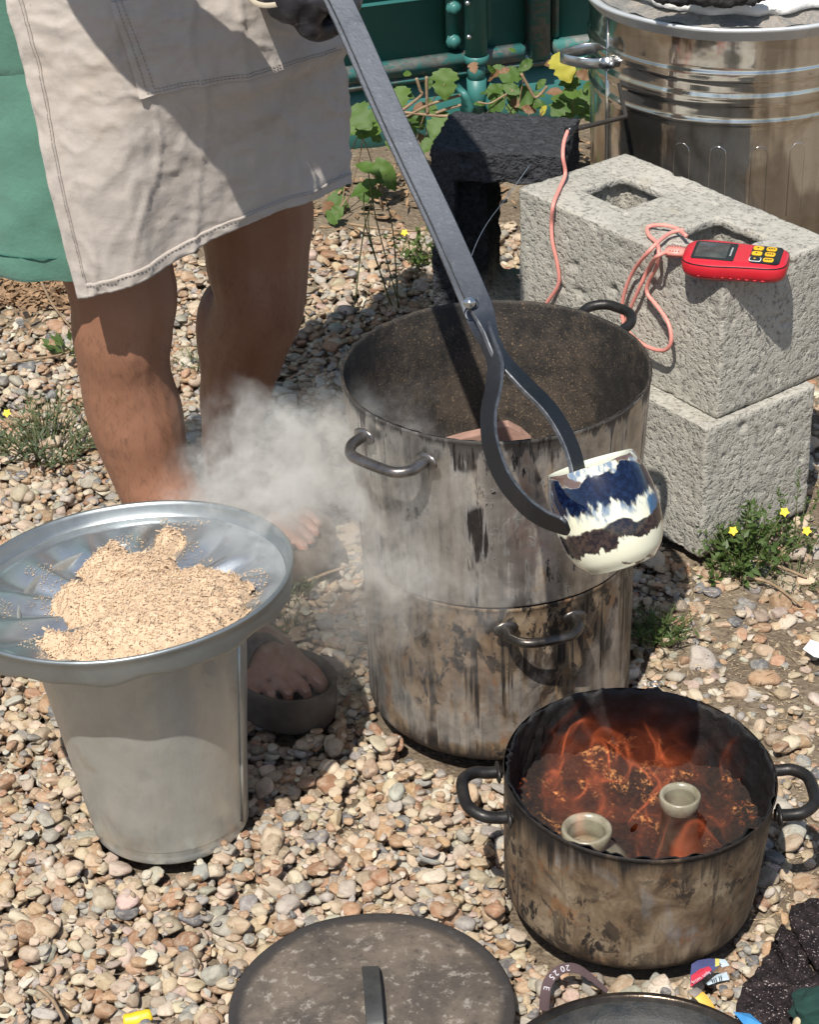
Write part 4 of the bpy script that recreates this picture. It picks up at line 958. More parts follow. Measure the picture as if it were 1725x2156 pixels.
FP = lobj('face_plate', slab([(.0014, .0253), (.0034, .0275), (.0065, .029), (.012, .0296)], False), M_REDTOP, ME, True, 60)
def plate(x0, x1, y0, y1, z0, h, r=.003):
    n = 6; pts = []
    for cx, cy, a0 in ((x1-r, y1-r, 0), (x0+r, y1-r, PI/2), (x0+r, y0+r, PI), (x1-r, y0+r, 1.5*PI)):
        for k in range(n+1): a = a0+PI/2*k/n; pts.append((cx+r*math.cos(a), cy+r*math.sin(a)))
    m_ = len(pts); v = [V((x, y, z0)) for x, y in pts]+[V((x, y, z0+h*.7)) for x, y in pts]+[V((x*1+(.0004 if x < (x0+x1)/2 else -.0004), y+(.0004 if y < (y0+y1)/2 else -.0004), z0+h)) for x, y in pts]
    f = [(i, (i+1) % m_, m_+(i+1) % m_, m_+i) for i in range(m_)]+[(m_+i, m_+(i+1) % m_, 2*m_+(i+1) % m_, 2*m_+i) for i in range(m_)]+[tuple(2*m_+k for k in range(m_))]
    return v, f
h0 = .0292; hl = ML/2
SCB = lobj('display_bezel', plate(-hl+.014, .000, -.024, .022, h0, .0012), M_BLACKP, ME, True, 30); lobj('display', plate(-hl+.018, -.011, -.020, .019, h0+.0012, .0004, .002), M_SCREEN, SCB, True, 30)
MKB = simple('bezel_print', (.5, .5, .5), .6)
v = []; f = []
for k in range(7):
    n_ = len(v); y_ = -.012+k*.0033; v += [V((-.0075, y_, h0+.0014)), V((-.0052, y_, h0+.0014)), V((-.0052, y_+.0022, h0+.0014)), V((-.0075, y_+.0022, h0+.0014))]; f.append((n_, n_+1, n_+2, n_+3))
lobj('bezel_print', (v, f), MKB, SCB)
KP = lobj('keypad', plate(.020, hl-.010, -.0235, .0225, h0, .0009, .007), M_BLACKP, ME, True, 30)
for i, cx in enumerate((.0285, .0465)):
    for j, cy in enumerate((.0145, .0005, -.0145)):
        black = i == 0 and j == 2
        if black: lobj('key_outline', plate(cx-.0082, cx+.0082, cy-.0056, cy+.0056, h0+.0009, .0005), M_WHITE, KP, True, 30)
        kk = lobj('key', plate(cx-.0072, cx+.0072, cy-.0048, cy+.0048, h0+.0010, .0012, .0032), M_BLACKP if black else M_YEL, KP, True, 30)
        v = []; f = []
        for q in range(3 if i else 1):
            n_ = len(v); x_ = cx-.0045+q*.0034 if i else cx-.002; v += [V((x_, cy-.0014, h0+.0024)), V((x_+.0024, cy-.0014, h0+.0024)), V((x_+.0024, cy+.0014, h0+.0024)), V((x_, cy+.0014, h0+.0024))]; f.append((n_, n_+1, n_+2, n_+3))
        lobj('key_mark', (v, f), M_YEL if black else M_BLACKP, kk, False)
v, f = box((0, 0, 0), XA, YA, ZA, .001, .001, .001, 0)
for k in range(9): lobj('grip_slot', box((-.045+k*.011, -MWd/2+.0026, .0085), XA, YA, ZA, .006, .0022, .0022, .0005), simple('red_plastic_groove', (.36, .012, .022), .4) if k == 0 else bpy.data.materials['red_plastic_groove'], ME, True)

# cable surfaces: block face towards the pots
ux = V((math.cos(-UBR), -math.sin(-UBR), 0)); uxv = V((math.cos(UBR), math.sin(UBR), 0)); uyv = V((-uxv.y, uxv.x, 0))
def face(X, Y, off=.006): return OnPlane(X, Y, UB-uyv*off, uyv)
def topp(X, Y, off=.004): return G(X, Y, BT+off)
TP = empty('thermocouple_probe', At(1198, 274, 3.30), 'pink thermocouple cable running from the red meter to the kiln probe', 'probe')
pe = At(1198, 275, 3.28); pk = At(1318, 246, 3.372)
v, f = tube([pe, pe.lerp(pk, .12), pe.lerp(pk, .13), pk, KILN+V((-.2, -.1, pk.z+.02-KILN.z))], [.0045, .0045, .0040, .0040, .0032], 10); PR = meshobj('probe_rod', v, f, M_PROBE, TP)
v, f = tube([pe-(pk-pe)*.02, pe+(pk-pe)*.13], [.0065, .0055], 10); meshobj('probe_grip', v, f, M_BLACKP, PR)
def cable(pts, r=.0030): return tube(spline(pts, 8), r, 8)
v, f = cable([pe-(pk-pe)*.015, At(1188, 300, 3.26), At(1186, 330, 3.235), topp(1191, 366, .012), topp(1180, 395), face(1166, 430), face(1162, 470), face(1164, 510, .010), face(1175, 560, .008), face(1176, 600, .006), face(1150, 642, .008), face(1128, 690, .01), face(1160, 740, .012), face(1240, 770, .012), face(1290, 730, .012), face(1312, 692, .012), face(1330, 645, .014), face(1350, 600, .014), face(1366, 566, .012), topp(1384, 540, .012), topp(1412, 529, .014)])
meshobj('cable', v, f, M_PINK, TP)
v, f = cable([topp(1446, 497, .014), topp(1425, 481, .010), topp(1395, 474, .010), topp(1366, 478), topp(1367, 495), topp(1384, 512, .006), topp(1388, 530, .012), face(1384, 560, .016), face(1366, 595, .012), face(1364, 618, .012), face(1384, 644, .014), face(1408, 680, .02), face(1414, 718, .024), face(1398, 738, .024), face(1360, 728, .018), face(1325, 700, .014), face(1311, 665, .012), face(1315, 620, .012), face(1335, 570, .012), topp(1372, 524, .008), topp(1410, 492, .010), topp(1440, 484, .012)])
meshobj('cable', v, f, M_PINK, TP)
pq = topp(1413, 529, .014); pd = (mx*1.0); v, f = box(pq+pd*.008, pd, my, ZA, .030, .020, .011, .002); PLG = meshobj('plug', v, f, M_PINK, TP)
for k in range(4): v, f = box(pq+pd*(.0005+.004*k)+ZA*.006, pd, my, ZA, .0018, .0205, .0012, .0003); meshobj('plug_rib', v, f, M_PINK, PLG)
# one bent wire
v, f = tube(spline([At(1118, 345, 3.24), At(1075, 405, 3.20), At(1020, 480, 3.15), At(990, 550, 3.12), At(988, 600, 3.10), At(990, 640, 3.05)], 6), .0007, 5)
thing('thin_wire', (v, f), M_ZINC, At(990, 640, 3.05), 'hair-thin bent wire hanging before the sooty block', 'wire')

# ================================================================== PERSON
PZ = V((-.30, 2.80, 0))
PS = empty('person', PZ, 'standing person in beige apron, green shorts and sandals holding the tongs', 'person')
FD = FOOT[0][1]; KN, KF = V((-.366, 2.685, .470)), V((-.196, 2.862, .475))
HN_, HF_ = V((-.415, 2.715, .88)), V((-.245, 2.830, .88))
mb = MB()
def limb(pts, rad, seg=18): mb.add(*capsule_chain([V(p) for p in pts], rad, seg))
# near (right) leg
an = FOOT[0][0].copy(); an.z = .095; bk = V((-.62, .78, 0)); fr_ = V((.55, -.83, 0)); sd = V((.83, .55, 0))
limb([HN_, V((-.402, 2.705, .70)), KN+V((.004, .004, .07)), KN, KN-ZA*.06+bk*.004, V((-.353, 2.682, .34))+bk*.012, V((-.332, 2.668, .24))+bk*.008, V((an.x*.8-.332*.2, an.y*.78+2.668*.22, .16)), an, an-ZA*.045], [.095, .086, .071, .0655, .060, .0640, .0530, .0400, .0365, .036])
mb.add(*sphere(V((-.345, 2.69, .345))+bk*.024+sd*.008, (.040, .040, .095), 3)); mb.add(*sphere(V((-.35, 2.69, .345))+bk*.020-sd*.020, (.036, .038, .085), 3))
mb.add(*sphere(KN+fr_*.033+ZA*.008, (.036, .034, .042), 3)); mb.add(*sphere(KN+fr_*.035-ZA*.05, (.022, .022, .03), 2))
# far (left) leg
af = FOOT[1][0].copy(); af.z = .095
limb([HF_, V((-.215, 2.845, .70)), KF+V((0, 0, .09)), KF+V((0, 0, .01)), KF-ZA*.06+bk*.004, V((-.222, 2.902, .34))+bk*.006, V((-.246, 2.945, .24)), V((af.x*.8-.246*.2, af.y*.78+2.945*.22, .16)), af, af-ZA*.045], [.098, .090, .080, .0705, .0635, .0635, .0520, .0405, .0365, .036])
mb.add(*sphere(V((-.222, 2.905, .345))+bk*.020+sd*.008, (.040, .040, .095), 3)); mb.add(*sphere(V((-.228, 2.905, .345))+bk*.018-sd*.022, (.036, .038, .085), 3)); mb.add(*sphere(KF+fr_*.036+ZA*.008, (.037, .035, .042), 3))
# feet
def foot(a, d, side):      # side: +1 big toe towards lateral l (right foot), -1 the left foot
    l = V((-d.y, d.x, 0)); P = lambda u, w, z: V((a.x, a.y, 0))+d*u+l*(w*side)+ZA*z
    limb([P(-.048, 0, .052), P(-.01, 0, .060), P(.045, .006, .062), P(.09, .004, .050), P(.125, .004, .043)], [.030, .033, .034, .034, .022], 14)
    limb([P(-.03, -.014, .043), P(.05, -.024, .043), P(.115, -.030, .038)], [.024, .024, .017]); limb([P(-.02, .010, .045), P(.06, .026, .050), P(.128, .030, .043)], [.026, .024, .020])
    toes = [(.034, .130, .176, .0135, .0125), (.0105, .128, .182, .0095, .0088), (-.0085, .124, .172, .0088, .0083), (-.0265, .117, .161, .0083, .0080), (-.0425, .108, .146, .0080, .0078)]
    out = []
    for w, u0, u1, ra, rb_ in toes:
        w *= 1.10; limb([P(u0-.02, w*.9, .044), P(u0+.012, w, .048), P(u1-.018, w, .045), P(u1-.006, w*1.02, .036)], [ra*.98, ra*.88, rb_*.98, rb_*.97], 12)
        out.append((P(u1-.006, w, .0375+rb_*.80), d, l, rb_))
    mb.add(*sphere(P(.0, .034, .082), (.014, .014, .016), 2)); mb.add(*sphere(P(-.008, -.033, .075), (.013, .013, .015), 2))
    return out
nails = foot(FOOT[0][0], FOOT[0][1], 1)+foot(FOOT[1][0], FOOT[1][1], -1)
# trunk, arms, head (above the picture, but they throw the shadows)
WA = V((-.345, 2.775, 1.02)); CHE = V((-.335, 2.785, 1.30)); NE = V((-.315, 2.765, 1.49)); HD = V((-.290, 2.725, 1.64))
for (p, r) in ((V((-.335, 2.775, .90)), (.155, .115, .11)), (WA, (.14, .105, .14)), ((WA+CHE)/2, (.145, .105, .16)), (CHE, (.165, .115, .16)), (CHE+V((.01, -.02, .09)), (.17, .095, .09))):
    mb.add(*sphere(p, r, 3, Matrix.Rotation(.58, 3, 'Z')))
limb([NE-ZA*.06, NE, HD-ZA*.06], [.062, .054, .055]); mb.add(*sphere(HD, (.078, .098, .118), 3, Matrix.Rotation(.55, 3, 'Z')))
fd3 = V((.52, -.80, -.32)).normalized(); mb.add(*sphere(HD+fd3*.098-ZA*.012, (.014, .016, .022), 2)); mb.add(*sphere(HD+fd3*.075-ZA*.075, (.04, .04, .034), 2))
for s in (-1, 1): mb.add(*sphere(HD+sd*.079*s-ZA*.01, (.012, .02, .03), 2, Matrix.Rotation(.58, 3, 'Z')))
SR, SL = V((-.485, 2.67, 1.41)), V((-.165, 2.885, 1.41))
GR = V((-.235, 2.405, 1.075)); GL = At(645, -40, 2.59)
ER, EL = V((-.395, 2.375, 1.275)), V((-.03, 2.70, 1.16))
limb([CHE+V((-.1, -.06, .1)), SR, SR.lerp(ER, .5), ER, ER.lerp(GR, .5), GR], [.06, .058, .050, .043, .040, .030]); limb([CHE+V((.09, .07, .1)), SL, SL.lerp(EL, .5), EL, EL.lerp(GL, .5), GL], [.06, .058, .050, .043, .040, .030])
me = remesh(mb.v, mb.f, .0036, 4, .5)
displace(me, lambda p, n: (.0015*nz(p, 14, 2)+.0006*nz(p, 60)) if p.z > .1 else 0)
me.transform(Matrix.Translation(-PZ)); BODY = obj('body', me, M_SKIN, PS, True, True)
for p, d, l, r in nails:
    v, f = sphere(V((0, 0, 0)), 1, 2); up = (ZA*.8+d*.55).normalized(); fwd = l.cross(up) if l.cross(up).dot(d) > 0 else -l.cross(up); Mx = Matrix((fwd, l, up)).transposed()
    meshobj('toenail', [p+Mx @ V((q.x*r*.80, q.y*r*.72, q.z*r*.15)) for q in v], f, M_NAIL, BODY)
v, f = sphere(HD+V((-.012, .02, .02)), (.088, .102, .112), 3, Matrix.Rotation(.55, 3, 'Z')); HAIRM = obj('hair', remesh(v, f, .008, 2), M_HAIR, PS)
# leg hair: short fine strands, one mass
vv = []; ff = []; bme = BODY.data; cand = [q for q in bme.polygons if .14 < q.center.z < .50 and q.center.x < .2]
random.seed(11)
for _ in range(4200):
    q = random.choice(cand); p = q.center+PZ; n = q.normal; t = (-ZA+V((random.gauss(0, .6), random.gauss(0, .6), 0))); t = (t-n*t.dot(n)).normalized(); L = random.uniform(.005, .012)
    a, b = p, p+t*L*.6+n*L*.28; c_ = b+t*L*.5+n*L*.02; w = t.cross(n)*.00009; n_ = len(vv)
    vv += [a-w, a+w, b+w, b-w, c_]; ff += [(n_, n_+1, n_+2, n_+3), (n_+3, n_+2, n_+4)]
tag(meshobj('leg_hair', vv, ff, M_HAIR, PS), kind='stuff')
# sandals
for a, d in FOOT:
    side = 1 if a is FOOT[0][0] else -1; l = V((-d.y, d.x, 0))*side; P = lambda u, w, z: V((a.x, a.y, 0))+d*u+l*w+ZA*z
    ol = [(-.088, 0), (-.078, .026), (-.05, .036), (0, .038), (.06, .043), (.11, .056), (.15, .060), (.185, .050), (.207, .028), (.211, .006), (.204, -.016), (.185, -.038), (.15, -.054), (.11, -.056), (.06, -.047), (0, -.040), (-.05, -.036), (-.078, -.026)]
    ring = spline([V((u, w, 0)) for u, w in ol], 5, True); n_ = len(ring)
    def lev(k, z): return [P(q.x*1+(k if q.x > .05 else -k)*abs(q.x-.05)/.14, q.y*(1+k/.05), z) for q in ring]
    levels = [lev(-.002, -.002), lev(0.001, .004), lev(.001, .020), lev(-.001, .024)]
    v = sum(levels, []); f = [(i*n_+k, i*n_+(k+1) % n_, (i+1)*n_+(k+1) % n_, (i+1)*n_+k) for i in range(3) for k in range(n_)]+[tuple(range(n_))[::-1], tuple(3*n_+k for k in range(n_))]
    SD = meshobj('sandal', v, f, M_SOLE, PS); autosmooth(SD, 50)
    # raised toe guard
    v = []; f = []
    idx = [k for k in range(n_) if ring[k].x > .02]; idx = sorted(idx, key=lambda k: math.atan2(ring[k].y, ring[k].x-.02))
    for k in idx:
        q = ring[k]; hgt = .018+.020*min(1, max(0, (q.x-.02)/.10)); o_ = P(q.x+.002, q.y*1.04, .016); o2 = P(q.x+.004, q.y*1.05, .016+hgt); i2 = P(q.x-.001, q.y*.98, .016+hgt+.001); i1 = P(q.x-.004, q.y*.93, .020)
        v += [o_, o2, i2, i1]
    for i in range(len(idx)-1):
        for k in range(3): f.append((i*4+k, i*4+k+1, (i+1)*4+k+1, (i+1)*4+k))
    meshobj('toe_guard', v, f, M_SOLE, SD)
    for u0, u1, hz, wd in ((.086, .086, .086, .036), (-.012, -.05, .100, .024), (.03, .02, .108, .020)):
        pts = []
        for t in np.linspace(-1, 1, 15): pts.append(P(u0+(u1-u0)*(1-abs(t)), .050*t*(1-.12*abs(t)), .014+(hz-.014)*(1-abs(t)**2.6)))
        v, f = bar(pts, d, wd, .0035); meshobj('strap', v, f, M_STRAP, SD)
# shorts
mb = MB()
def cone(rows, n=48, wr=.004, sc=14):
    v = []; f = []
    for c, rx, ry in rows:
        for k in range(n):
            a = 2*PI*k/n; q = Matrix.Rotation(.58, 3, 'Z') @ V((rx*math.cos(a), ry*math.sin(a), 0)); p = V(c)+q; w = wr*nz((p.x, p.y, p.z*.45), sc, 3)+wr*.6*nz(p, 33, 1); v.append(p+q.normalized()*w)
    for i in range(len(rows)-1):
        for k in range(n): f.append((i*n+k, i*n+(k+1) % n, (i+1)*n+(k+1) % n, (i+1)*n+k))
    return v, f
def interp(rows, n):
    out = []
    for i in range(len(rows)-1):
        for k in range(n): t = k/n; out.append((V(rows[i][0]).lerp(V(rows[i+1][0]), t), rows[i][1]*(1-t)+rows[i+1][1]*t, rows[i][2]*(1-t)+rows[i+1][2]*t))
    return out+[rows[-1]]
mb.add(*cone(interp([((-.34, 2.78, 1.04), .180, .130), ((-.345, 2.78, .95), .205, .142), ((-.35, 2.785, .84), .212, .145), ((-.35, 2.785, .79), .17, .125)], 10)))
hb = V((-.425, 2.722, .592))
mb.add(*cone(interp([((-.405, 2.73, .90), .115, .115), ((-.415, 2.725, .72), .130, .128), (hb, .142, .140), (hb-ZA*.004, .141, .139), (hb+ZA*.003, .136, .134), (hb+ZA*.10, .128, .126)], 12), 64, .012))
mb.add(*cone(interp([((-.255, 2.83, .90), .115, .115), ((-.225, 2.845, .76), .112, .112), ((-.205, 2.852, .655), .112, .112), ((-.205, 2.852, .66), .106, .106)], 10), 64, .005))
SH = mb.build('shorts', M_SHORTS, PS)
hp = [hb+ZA*.028+Matrix.Rotation(.58, 3, 'Z') @ V((.1425*math.cos(a), .1405*math.sin(a), 0)) for a in np.linspace(0, 2*PI, 64)]
meshobj('hem_stitching', *tube(hp, .0009, 4), simple('green_thread', (.03, .13, .095), .9), SH)
mb = MB(); mb.add(*cone(interp([((-.34, 2.775, .98), .168, .128), ((-.338, 2.78, 1.10), .18, .135), ((-.335, 2.785, 1.27), .205, .145), ((-.325, 2.78, 1.40), .215, .125), ((-.315, 2.77, 1.47), .10, .08)], 8)))
for sh_, el_ in ((SR, ER), (SL, EL)):
    mb.add(*tube([CHE.lerp(sh_, .6)+ZA*.06, sh_, sh_.lerp(el_, .75)], [.075, .072, .068], 20, False))
mb.build('shirt', M_SHIRT, PS)
# apron: a draped sheet from the waist to the knees
rows = [[At(-30, -230, 2.625), At(190, -235, 2.60), At(410, -235, 2.62), At(590, -230, 2.69), At(705, -225, 2.77)],
        [At(8, -30, 2.590), At(215, -35, 2.555), At(425, -35, 2.580), At(600, -30, 2.65), At(712, -25, 2.745)],
        [At(52, 160, 2.572), At(250, 150, 2.542), At(450, 140, 2.575), At(625, 125, 2.665), At(730, 110, 2.765)],
        [At(100, 380, 2.560), At(280, 360, 2.545), At(470, 315, 2.605), At(640, 275, 2.700), At(738, 250, 2.790)],
        [At(164, 627, 2.562), At(318, 583, 2.565), At(500, 482, 2.622), At(645, 425, 2.705), At(744, 386, 2.780)]]
def cr(a, b, c, d, t): return .5*((2*b)+(c-a)*t+(2*a-5*b+4*c-d)*t*t+(3*b-a-3*c+d)*t**3)
def crow(P, t):
    m_ = len(P)-1; x_ = min(m_-1e-6, max(0, t*m_)); i = int(x_); return cr(P[max(i-1, 0)], P[i], P[i+1], P[min(i+2, m_)], x_-i)
def AP(u, w, off=0):
    col_ = [crow(r_, u) for r_ in rows]; p = crow(col_, w)
    e = .004; pu = crow([crow(r_, min(1, u+e)) for r_ in rows], w)-crow([crow(r_, max(0, u-e)) for r_ in rows], w); pw = crow(col_, min(1, w+e))-crow(col_, max(0, w-e)); n = pu.cross(pw).normalized()
    if n.y > 0: n = -n
    g = .009*nz((u*1.6, w*.9, 0), 2.6, 3)*min(1, w*3)
    # folds: a swag from the pocket corner to the right edge and soft pleats towards the hem
    g += .012*math.exp(-((w-(.62-.18*u)-.05*math.sin(3*u))/.055)**2)*min(1, max(0, (u-.35)*4))-.008*math.exp(-((w-(.71-.18*u))/.05)**2)*min(1, max(0, (u-.35)*4))
    g += .006*math.sin(u*21+w*4+1.5*nz((u, w, 0), 3))*max(0, w-.45)*(.4+.6*u)
    g += .0026*nz((u*3, w*4, 0), 5, 7)+.0011*nz((u*5, w*6, 0), 11, 2)
    for fu, fw_, sc_2, am in ((2.4, 1.1, 3.2, .0030), (4.0, 3.2, 3.0, .0016)):
        g += am*max(0, 1-abs(nz((u*fu, w*fw_, 0), sc_2, 6+sc_2*fu))/.13)
    return p+n*(g+off), n
def sheet(u0, u1, w0, w1, nu, nw, th, off=0, quad=None):
    v = []; f = []
    for s_ in (0, 1):
        for j in range(nw+1):
            for i in range(nu+1):
                a, b = i/nu, j/nw
                if quad: (ua, wa), (ub, wb), (uc, wc), (ud, wd_) = quad; u = (ua*(1-a)+ub*a)*(1-b)+(ud*(1-a)+uc*a)*b; w = (wa*(1-a)+wb*a)*(1-b)+(wd_*(1-a)+wc*a)*b
                else: u = u0+(u1-u0)*a; w = w0+(w1-w0)*b
                v.append(AP(u, w, off-s_*th)[0])
    N = (nu+1)*(nw+1)
    for j in range(nw):
        for i in range(nu):
            q = (j*(nu+1)+i, j*(nu+1)+i+1, (j+1)*(nu+1)+i+1, (j+1)*(nu+1)+i); f.append(q); f.append(tuple(N+k for k in q[::-1]))
    bd = [i for i in range(nu+1)]+[(j+1)*(nu+1)-1 for j in range(1, nw+1)]+[nw*(nu+1)+i for i in range(nu-1, -1, -1)]+[j*(nu+1) for j in range(nw-1, 0, -1)]
    for i in range(len(bd)): a, b = bd[i], bd[(i+1) % len(bd)]; f.append((a, N+a, N+b, b))
    return v, f
APR = meshobj('apron', *sheet(0, 1, 0, 1, 120, 130, .0022), M_APRON, PS); autosmooth(APR, 60)
def uw(X, Y):       # nearest apron parameters of a place seen at X,Y
    best = None
    for it in range(3):
        if it == 0: us, ws = np.linspace(0, 1, 41), np.linspace(0, 1, 41)
        else: us, ws = np.linspace(best[1]-.03/it**2, best[1]+.03/it**2, 13), np.linspace(best[2]-.03/it**2, best[2]+.03/it**2, 13)
        for u in us:
            for w in ws:
                q = PX(AP(float(u), float(w))[0]); d = (q[0]-X)**2+(q[1]-Y)**2
                if best is None or d < best[0]: best = (d, float(u), float(w))
    return best[1], best[2]
# turned hems: side and bottom, slightly puckered
hemv = MB()
def hem(quad, nu, nw): hemv.add(*sheet(0, 0, 0, 0, nu, nw, .0016, .0024, quad))
hem([(0.001, .02), (.058, .02), (.062, .998), (0.001, .998)], 6, 120); hem([(.055, .955), (.998, .940), (.998, .998), (.055, .998)], 130, 6)
HM_ = hemv.build('hem', M_APRON, APR)
q4 = [uw(232, 5), uw(738, -60), uw(724, 104), uw(293, 206)]
POC = meshobj('pocket', *sheet(0, 0, 0, 0, 70, 40, .002, .0042, [q4[0], q4[1], q4[2], q4[3]]), M_APRON, APR); autosmooth(POC, 60)
def stitch(name, uws, off, par, dash=True):
    mbb = MB(); tot = []
    for i in range(len(uws)-1):
        (ua, wa), (ub, wb) = uws[i], uws[i+1]; L = (AP(ua, wa)[0]-AP(ub, wb)[0]).length; n_ = max(2, int(L/.0048))
        for k in range(n_): t0, t1 = k/n_, (k+.62)/n_; a = AP(ua+(ub-ua)*t0, wa+(wb-wa)*t0, off)[0]; b = AP(ua+(ub-ua)*t1, wa+(wb-wa)*t1, off)[0]; mbb.add(*tube([a, b], .00048, 4, False))
    mbb.build(name, M_STITCH, par)
stitch('stitching', [(.052, .03), (.056, .94)], .0034, HM_); stitch('stitching', [(.06, .962), (.5, .952), (.99, .946)], .0034, HM_)
def lin(a, b, t): return (a[0]+(b[0]-a[0])*t, a[1]+(b[1]-a[1])*t)
ia, ib, ic, id_ = lin(q4[0], q4[1], .02), lin(q4[1], q4[0], .03), lin(q4[2], q4[0], .03), lin(q4[3], q4[1], .03)
stitch('stitching', [ia, id_, ic], .0052, POC); stitch('stitching', [lin(ia, ib, .018), lin(id_, ib, .03), lin(ic, ia, .03)], .0052, POC)
# waist tape and its loop at the top edge of the picture
v, f = bar(spline([At(505, -70, 2.52), At(520, -12, 2.515), At(548, 10, 2.515), At(590, 8, 2.52), At(640, -8, 2.54), At(690, -60, 2.56)], 6), ZA, .006, .0012); meshobj('waist_tape', v, f, M_CORD, APR)
# gloves: palm, gauntlet and five curled fingers round the tongs
def glove(wrist, grip, axis, name='glove'):
    """hand in a heavy glove: fingers wrap the bar that runs along axis through grip"""
    axis = axis.normalized(); back = (grip-wrist); back = (back-axis*back.dot(axis)).normalized(); nrm = axis.cross(back)
    mbb = MB(); palm = grip-back*.028
    mbb.add(*capsule_chain([wrist-(grip-wrist).normalized()*.12, wrist-(grip-wrist).normalized()*.03, palm-back*.01], [.060, .045, .040], 16))
    mbb.add(*sphere(palm, (.046, .028, .034), 3, Matrix((axis, nrm, back)).transposed()))
    for k, (o_, rl) in enumerate(((.038, .95), (.013, 1.05), (-.012, 1.0), (-.036, .85))):
        b0 = palm+axis*o_; r_ = .0125
        mbb.add(*capsule_chain([b0+nrm*-.018, b0+nrm*-.026+back*.022*rl, b0+nrm*-.018+back*.044*rl, b0+nrm*.006+back*.050*rl, b0+nrm*.020+back*.038*rl], [r_*1.15, r_*1.1, r_, r_*.95, r_*.85], 12))
    mbb.add(*capsule_chain([palm+axis*.030+nrm*.022, palm+axis*.048+nrm*.030+back*.018, palm+axis*.040+nrm*.026+back*.040], [.0165, .015, .012], 12))
    me = remesh(mbb.v, mbb.f, .0035, 4, .5); displace(me, lambda p, n: .0016*nz(p, 40)+.0008*nz(p, 110)); me.transform(Matrix.Translation(-PZ)); return obj(name, me, M_GLOVE, PS, True, True)
taxis = (topB[1]-topB[0])
glove(GL+V((-.05, .06, .07)), At(672, -22, 2.575), taxis); glove(GR+V((-.045, -.01, .06)), GR, V((.4, .2, .1)))
# ================================================================== PLANTS
random.seed(21)
def leaf_mesh(name, kind):
    """one leaf in its own frame: stalk at the origin, blade along +x, 1 unit long, folded along the midrib"""
    n = 26; v = [V((0, 0, 0))]; f = []; L = []
    for k in range(n+1):
        t = k/n; 
        if kind == 'lobed':
            w = .52*math.sin(PI*min(1, t*1.02))**.7*(1-.28*t)+.05*math.sin(t*34)*(1-t*.6); w *= 1-.30*math.exp(-((t-.52)/.07)**2)
            x = t-.14*math.sin(PI*t)*(1-t)
        else:
            w = .30*math.sin(PI*t)**.8*(1-.25*t)+.012*math.sin(t*46); x = t
        L.append((x, max(0, w) if 0 < k < n else 0))
    rows = []
    for s in (0, .5, 1, -.5, -1):
        for k, (x, w) in enumerate(L):
            y = w*s; z = .16*abs(y)**.9-.16*x*x+.03*math.sin(x*16+abs(s)*3)*abs(s)+.02*nz((x, y, 0), 5, 3)
            v.append(V((x, y, z)))
    N = n+1; at = lambda r, k: 1+r*N+k
    for a, b in ((0, 1), (1, 2)):
        for k in range(n): f.append((at(a, k), at(a, k+1), at(b, k+1), at(b, k)))
    for a, b in ((0, 3), (3, 4)):
        for k in range(n): f.append((at(a, k+1), at(a, k), at(b, k), at(b, k+1)))
    me = bpy.data.meshes.new(name); me.from_pydata([tuple(p) for p in v], [], f); me.polygons.foreach_set('use_smooth', [True]*len(f)); return me
LM = {}
for nm, mat in (('green', M_LEAF), ('yellow', M_LEAFY), ('brown', M_LEAFB)):
    for kd in ('lobed', 'oval'):
        me = leaf_mesh('leaf', kd); me.materials.append(mat); LM[nm, kd] = me
def leaf(parent, p, size, nm, kd, facing=None):
    o = bpy.data.objects.new('leaf', LM[nm, kd]); COL.objects.link(o); o.parent = parent
    n = facing or V((random.gauss(-.1, .45), random.gauss(-.75, .35), random.gauss(.75, .35))).normalized(); d = V((random.gauss(0, 1), random.gauss(0, .5), random.gauss(-.5, .6))); d = (d-n*d.dot(n)).normalized()
    M = Matrix((d, n.cross(d), n)).transposed(); o.rotation_euler = M.to_euler(); o.scale = (size, size, size); o.location = p-parent.location-d*size*.5; return o
def vine(parent, pts, r=.0022, mat=None):
    return meshobj('stem', *tube(spline(pts, 6), [r*(1-.5*i/(len(pts)*6)) for i in range((len(pts)-1)*6+1)], 6), mat or M_TWIG, parent)
Z8 = lambda X, Y: (703.3+X*.3156, Y*.3156)
def wally(X): return 4.5+.30*((X-862)/4822*4.9+.047)
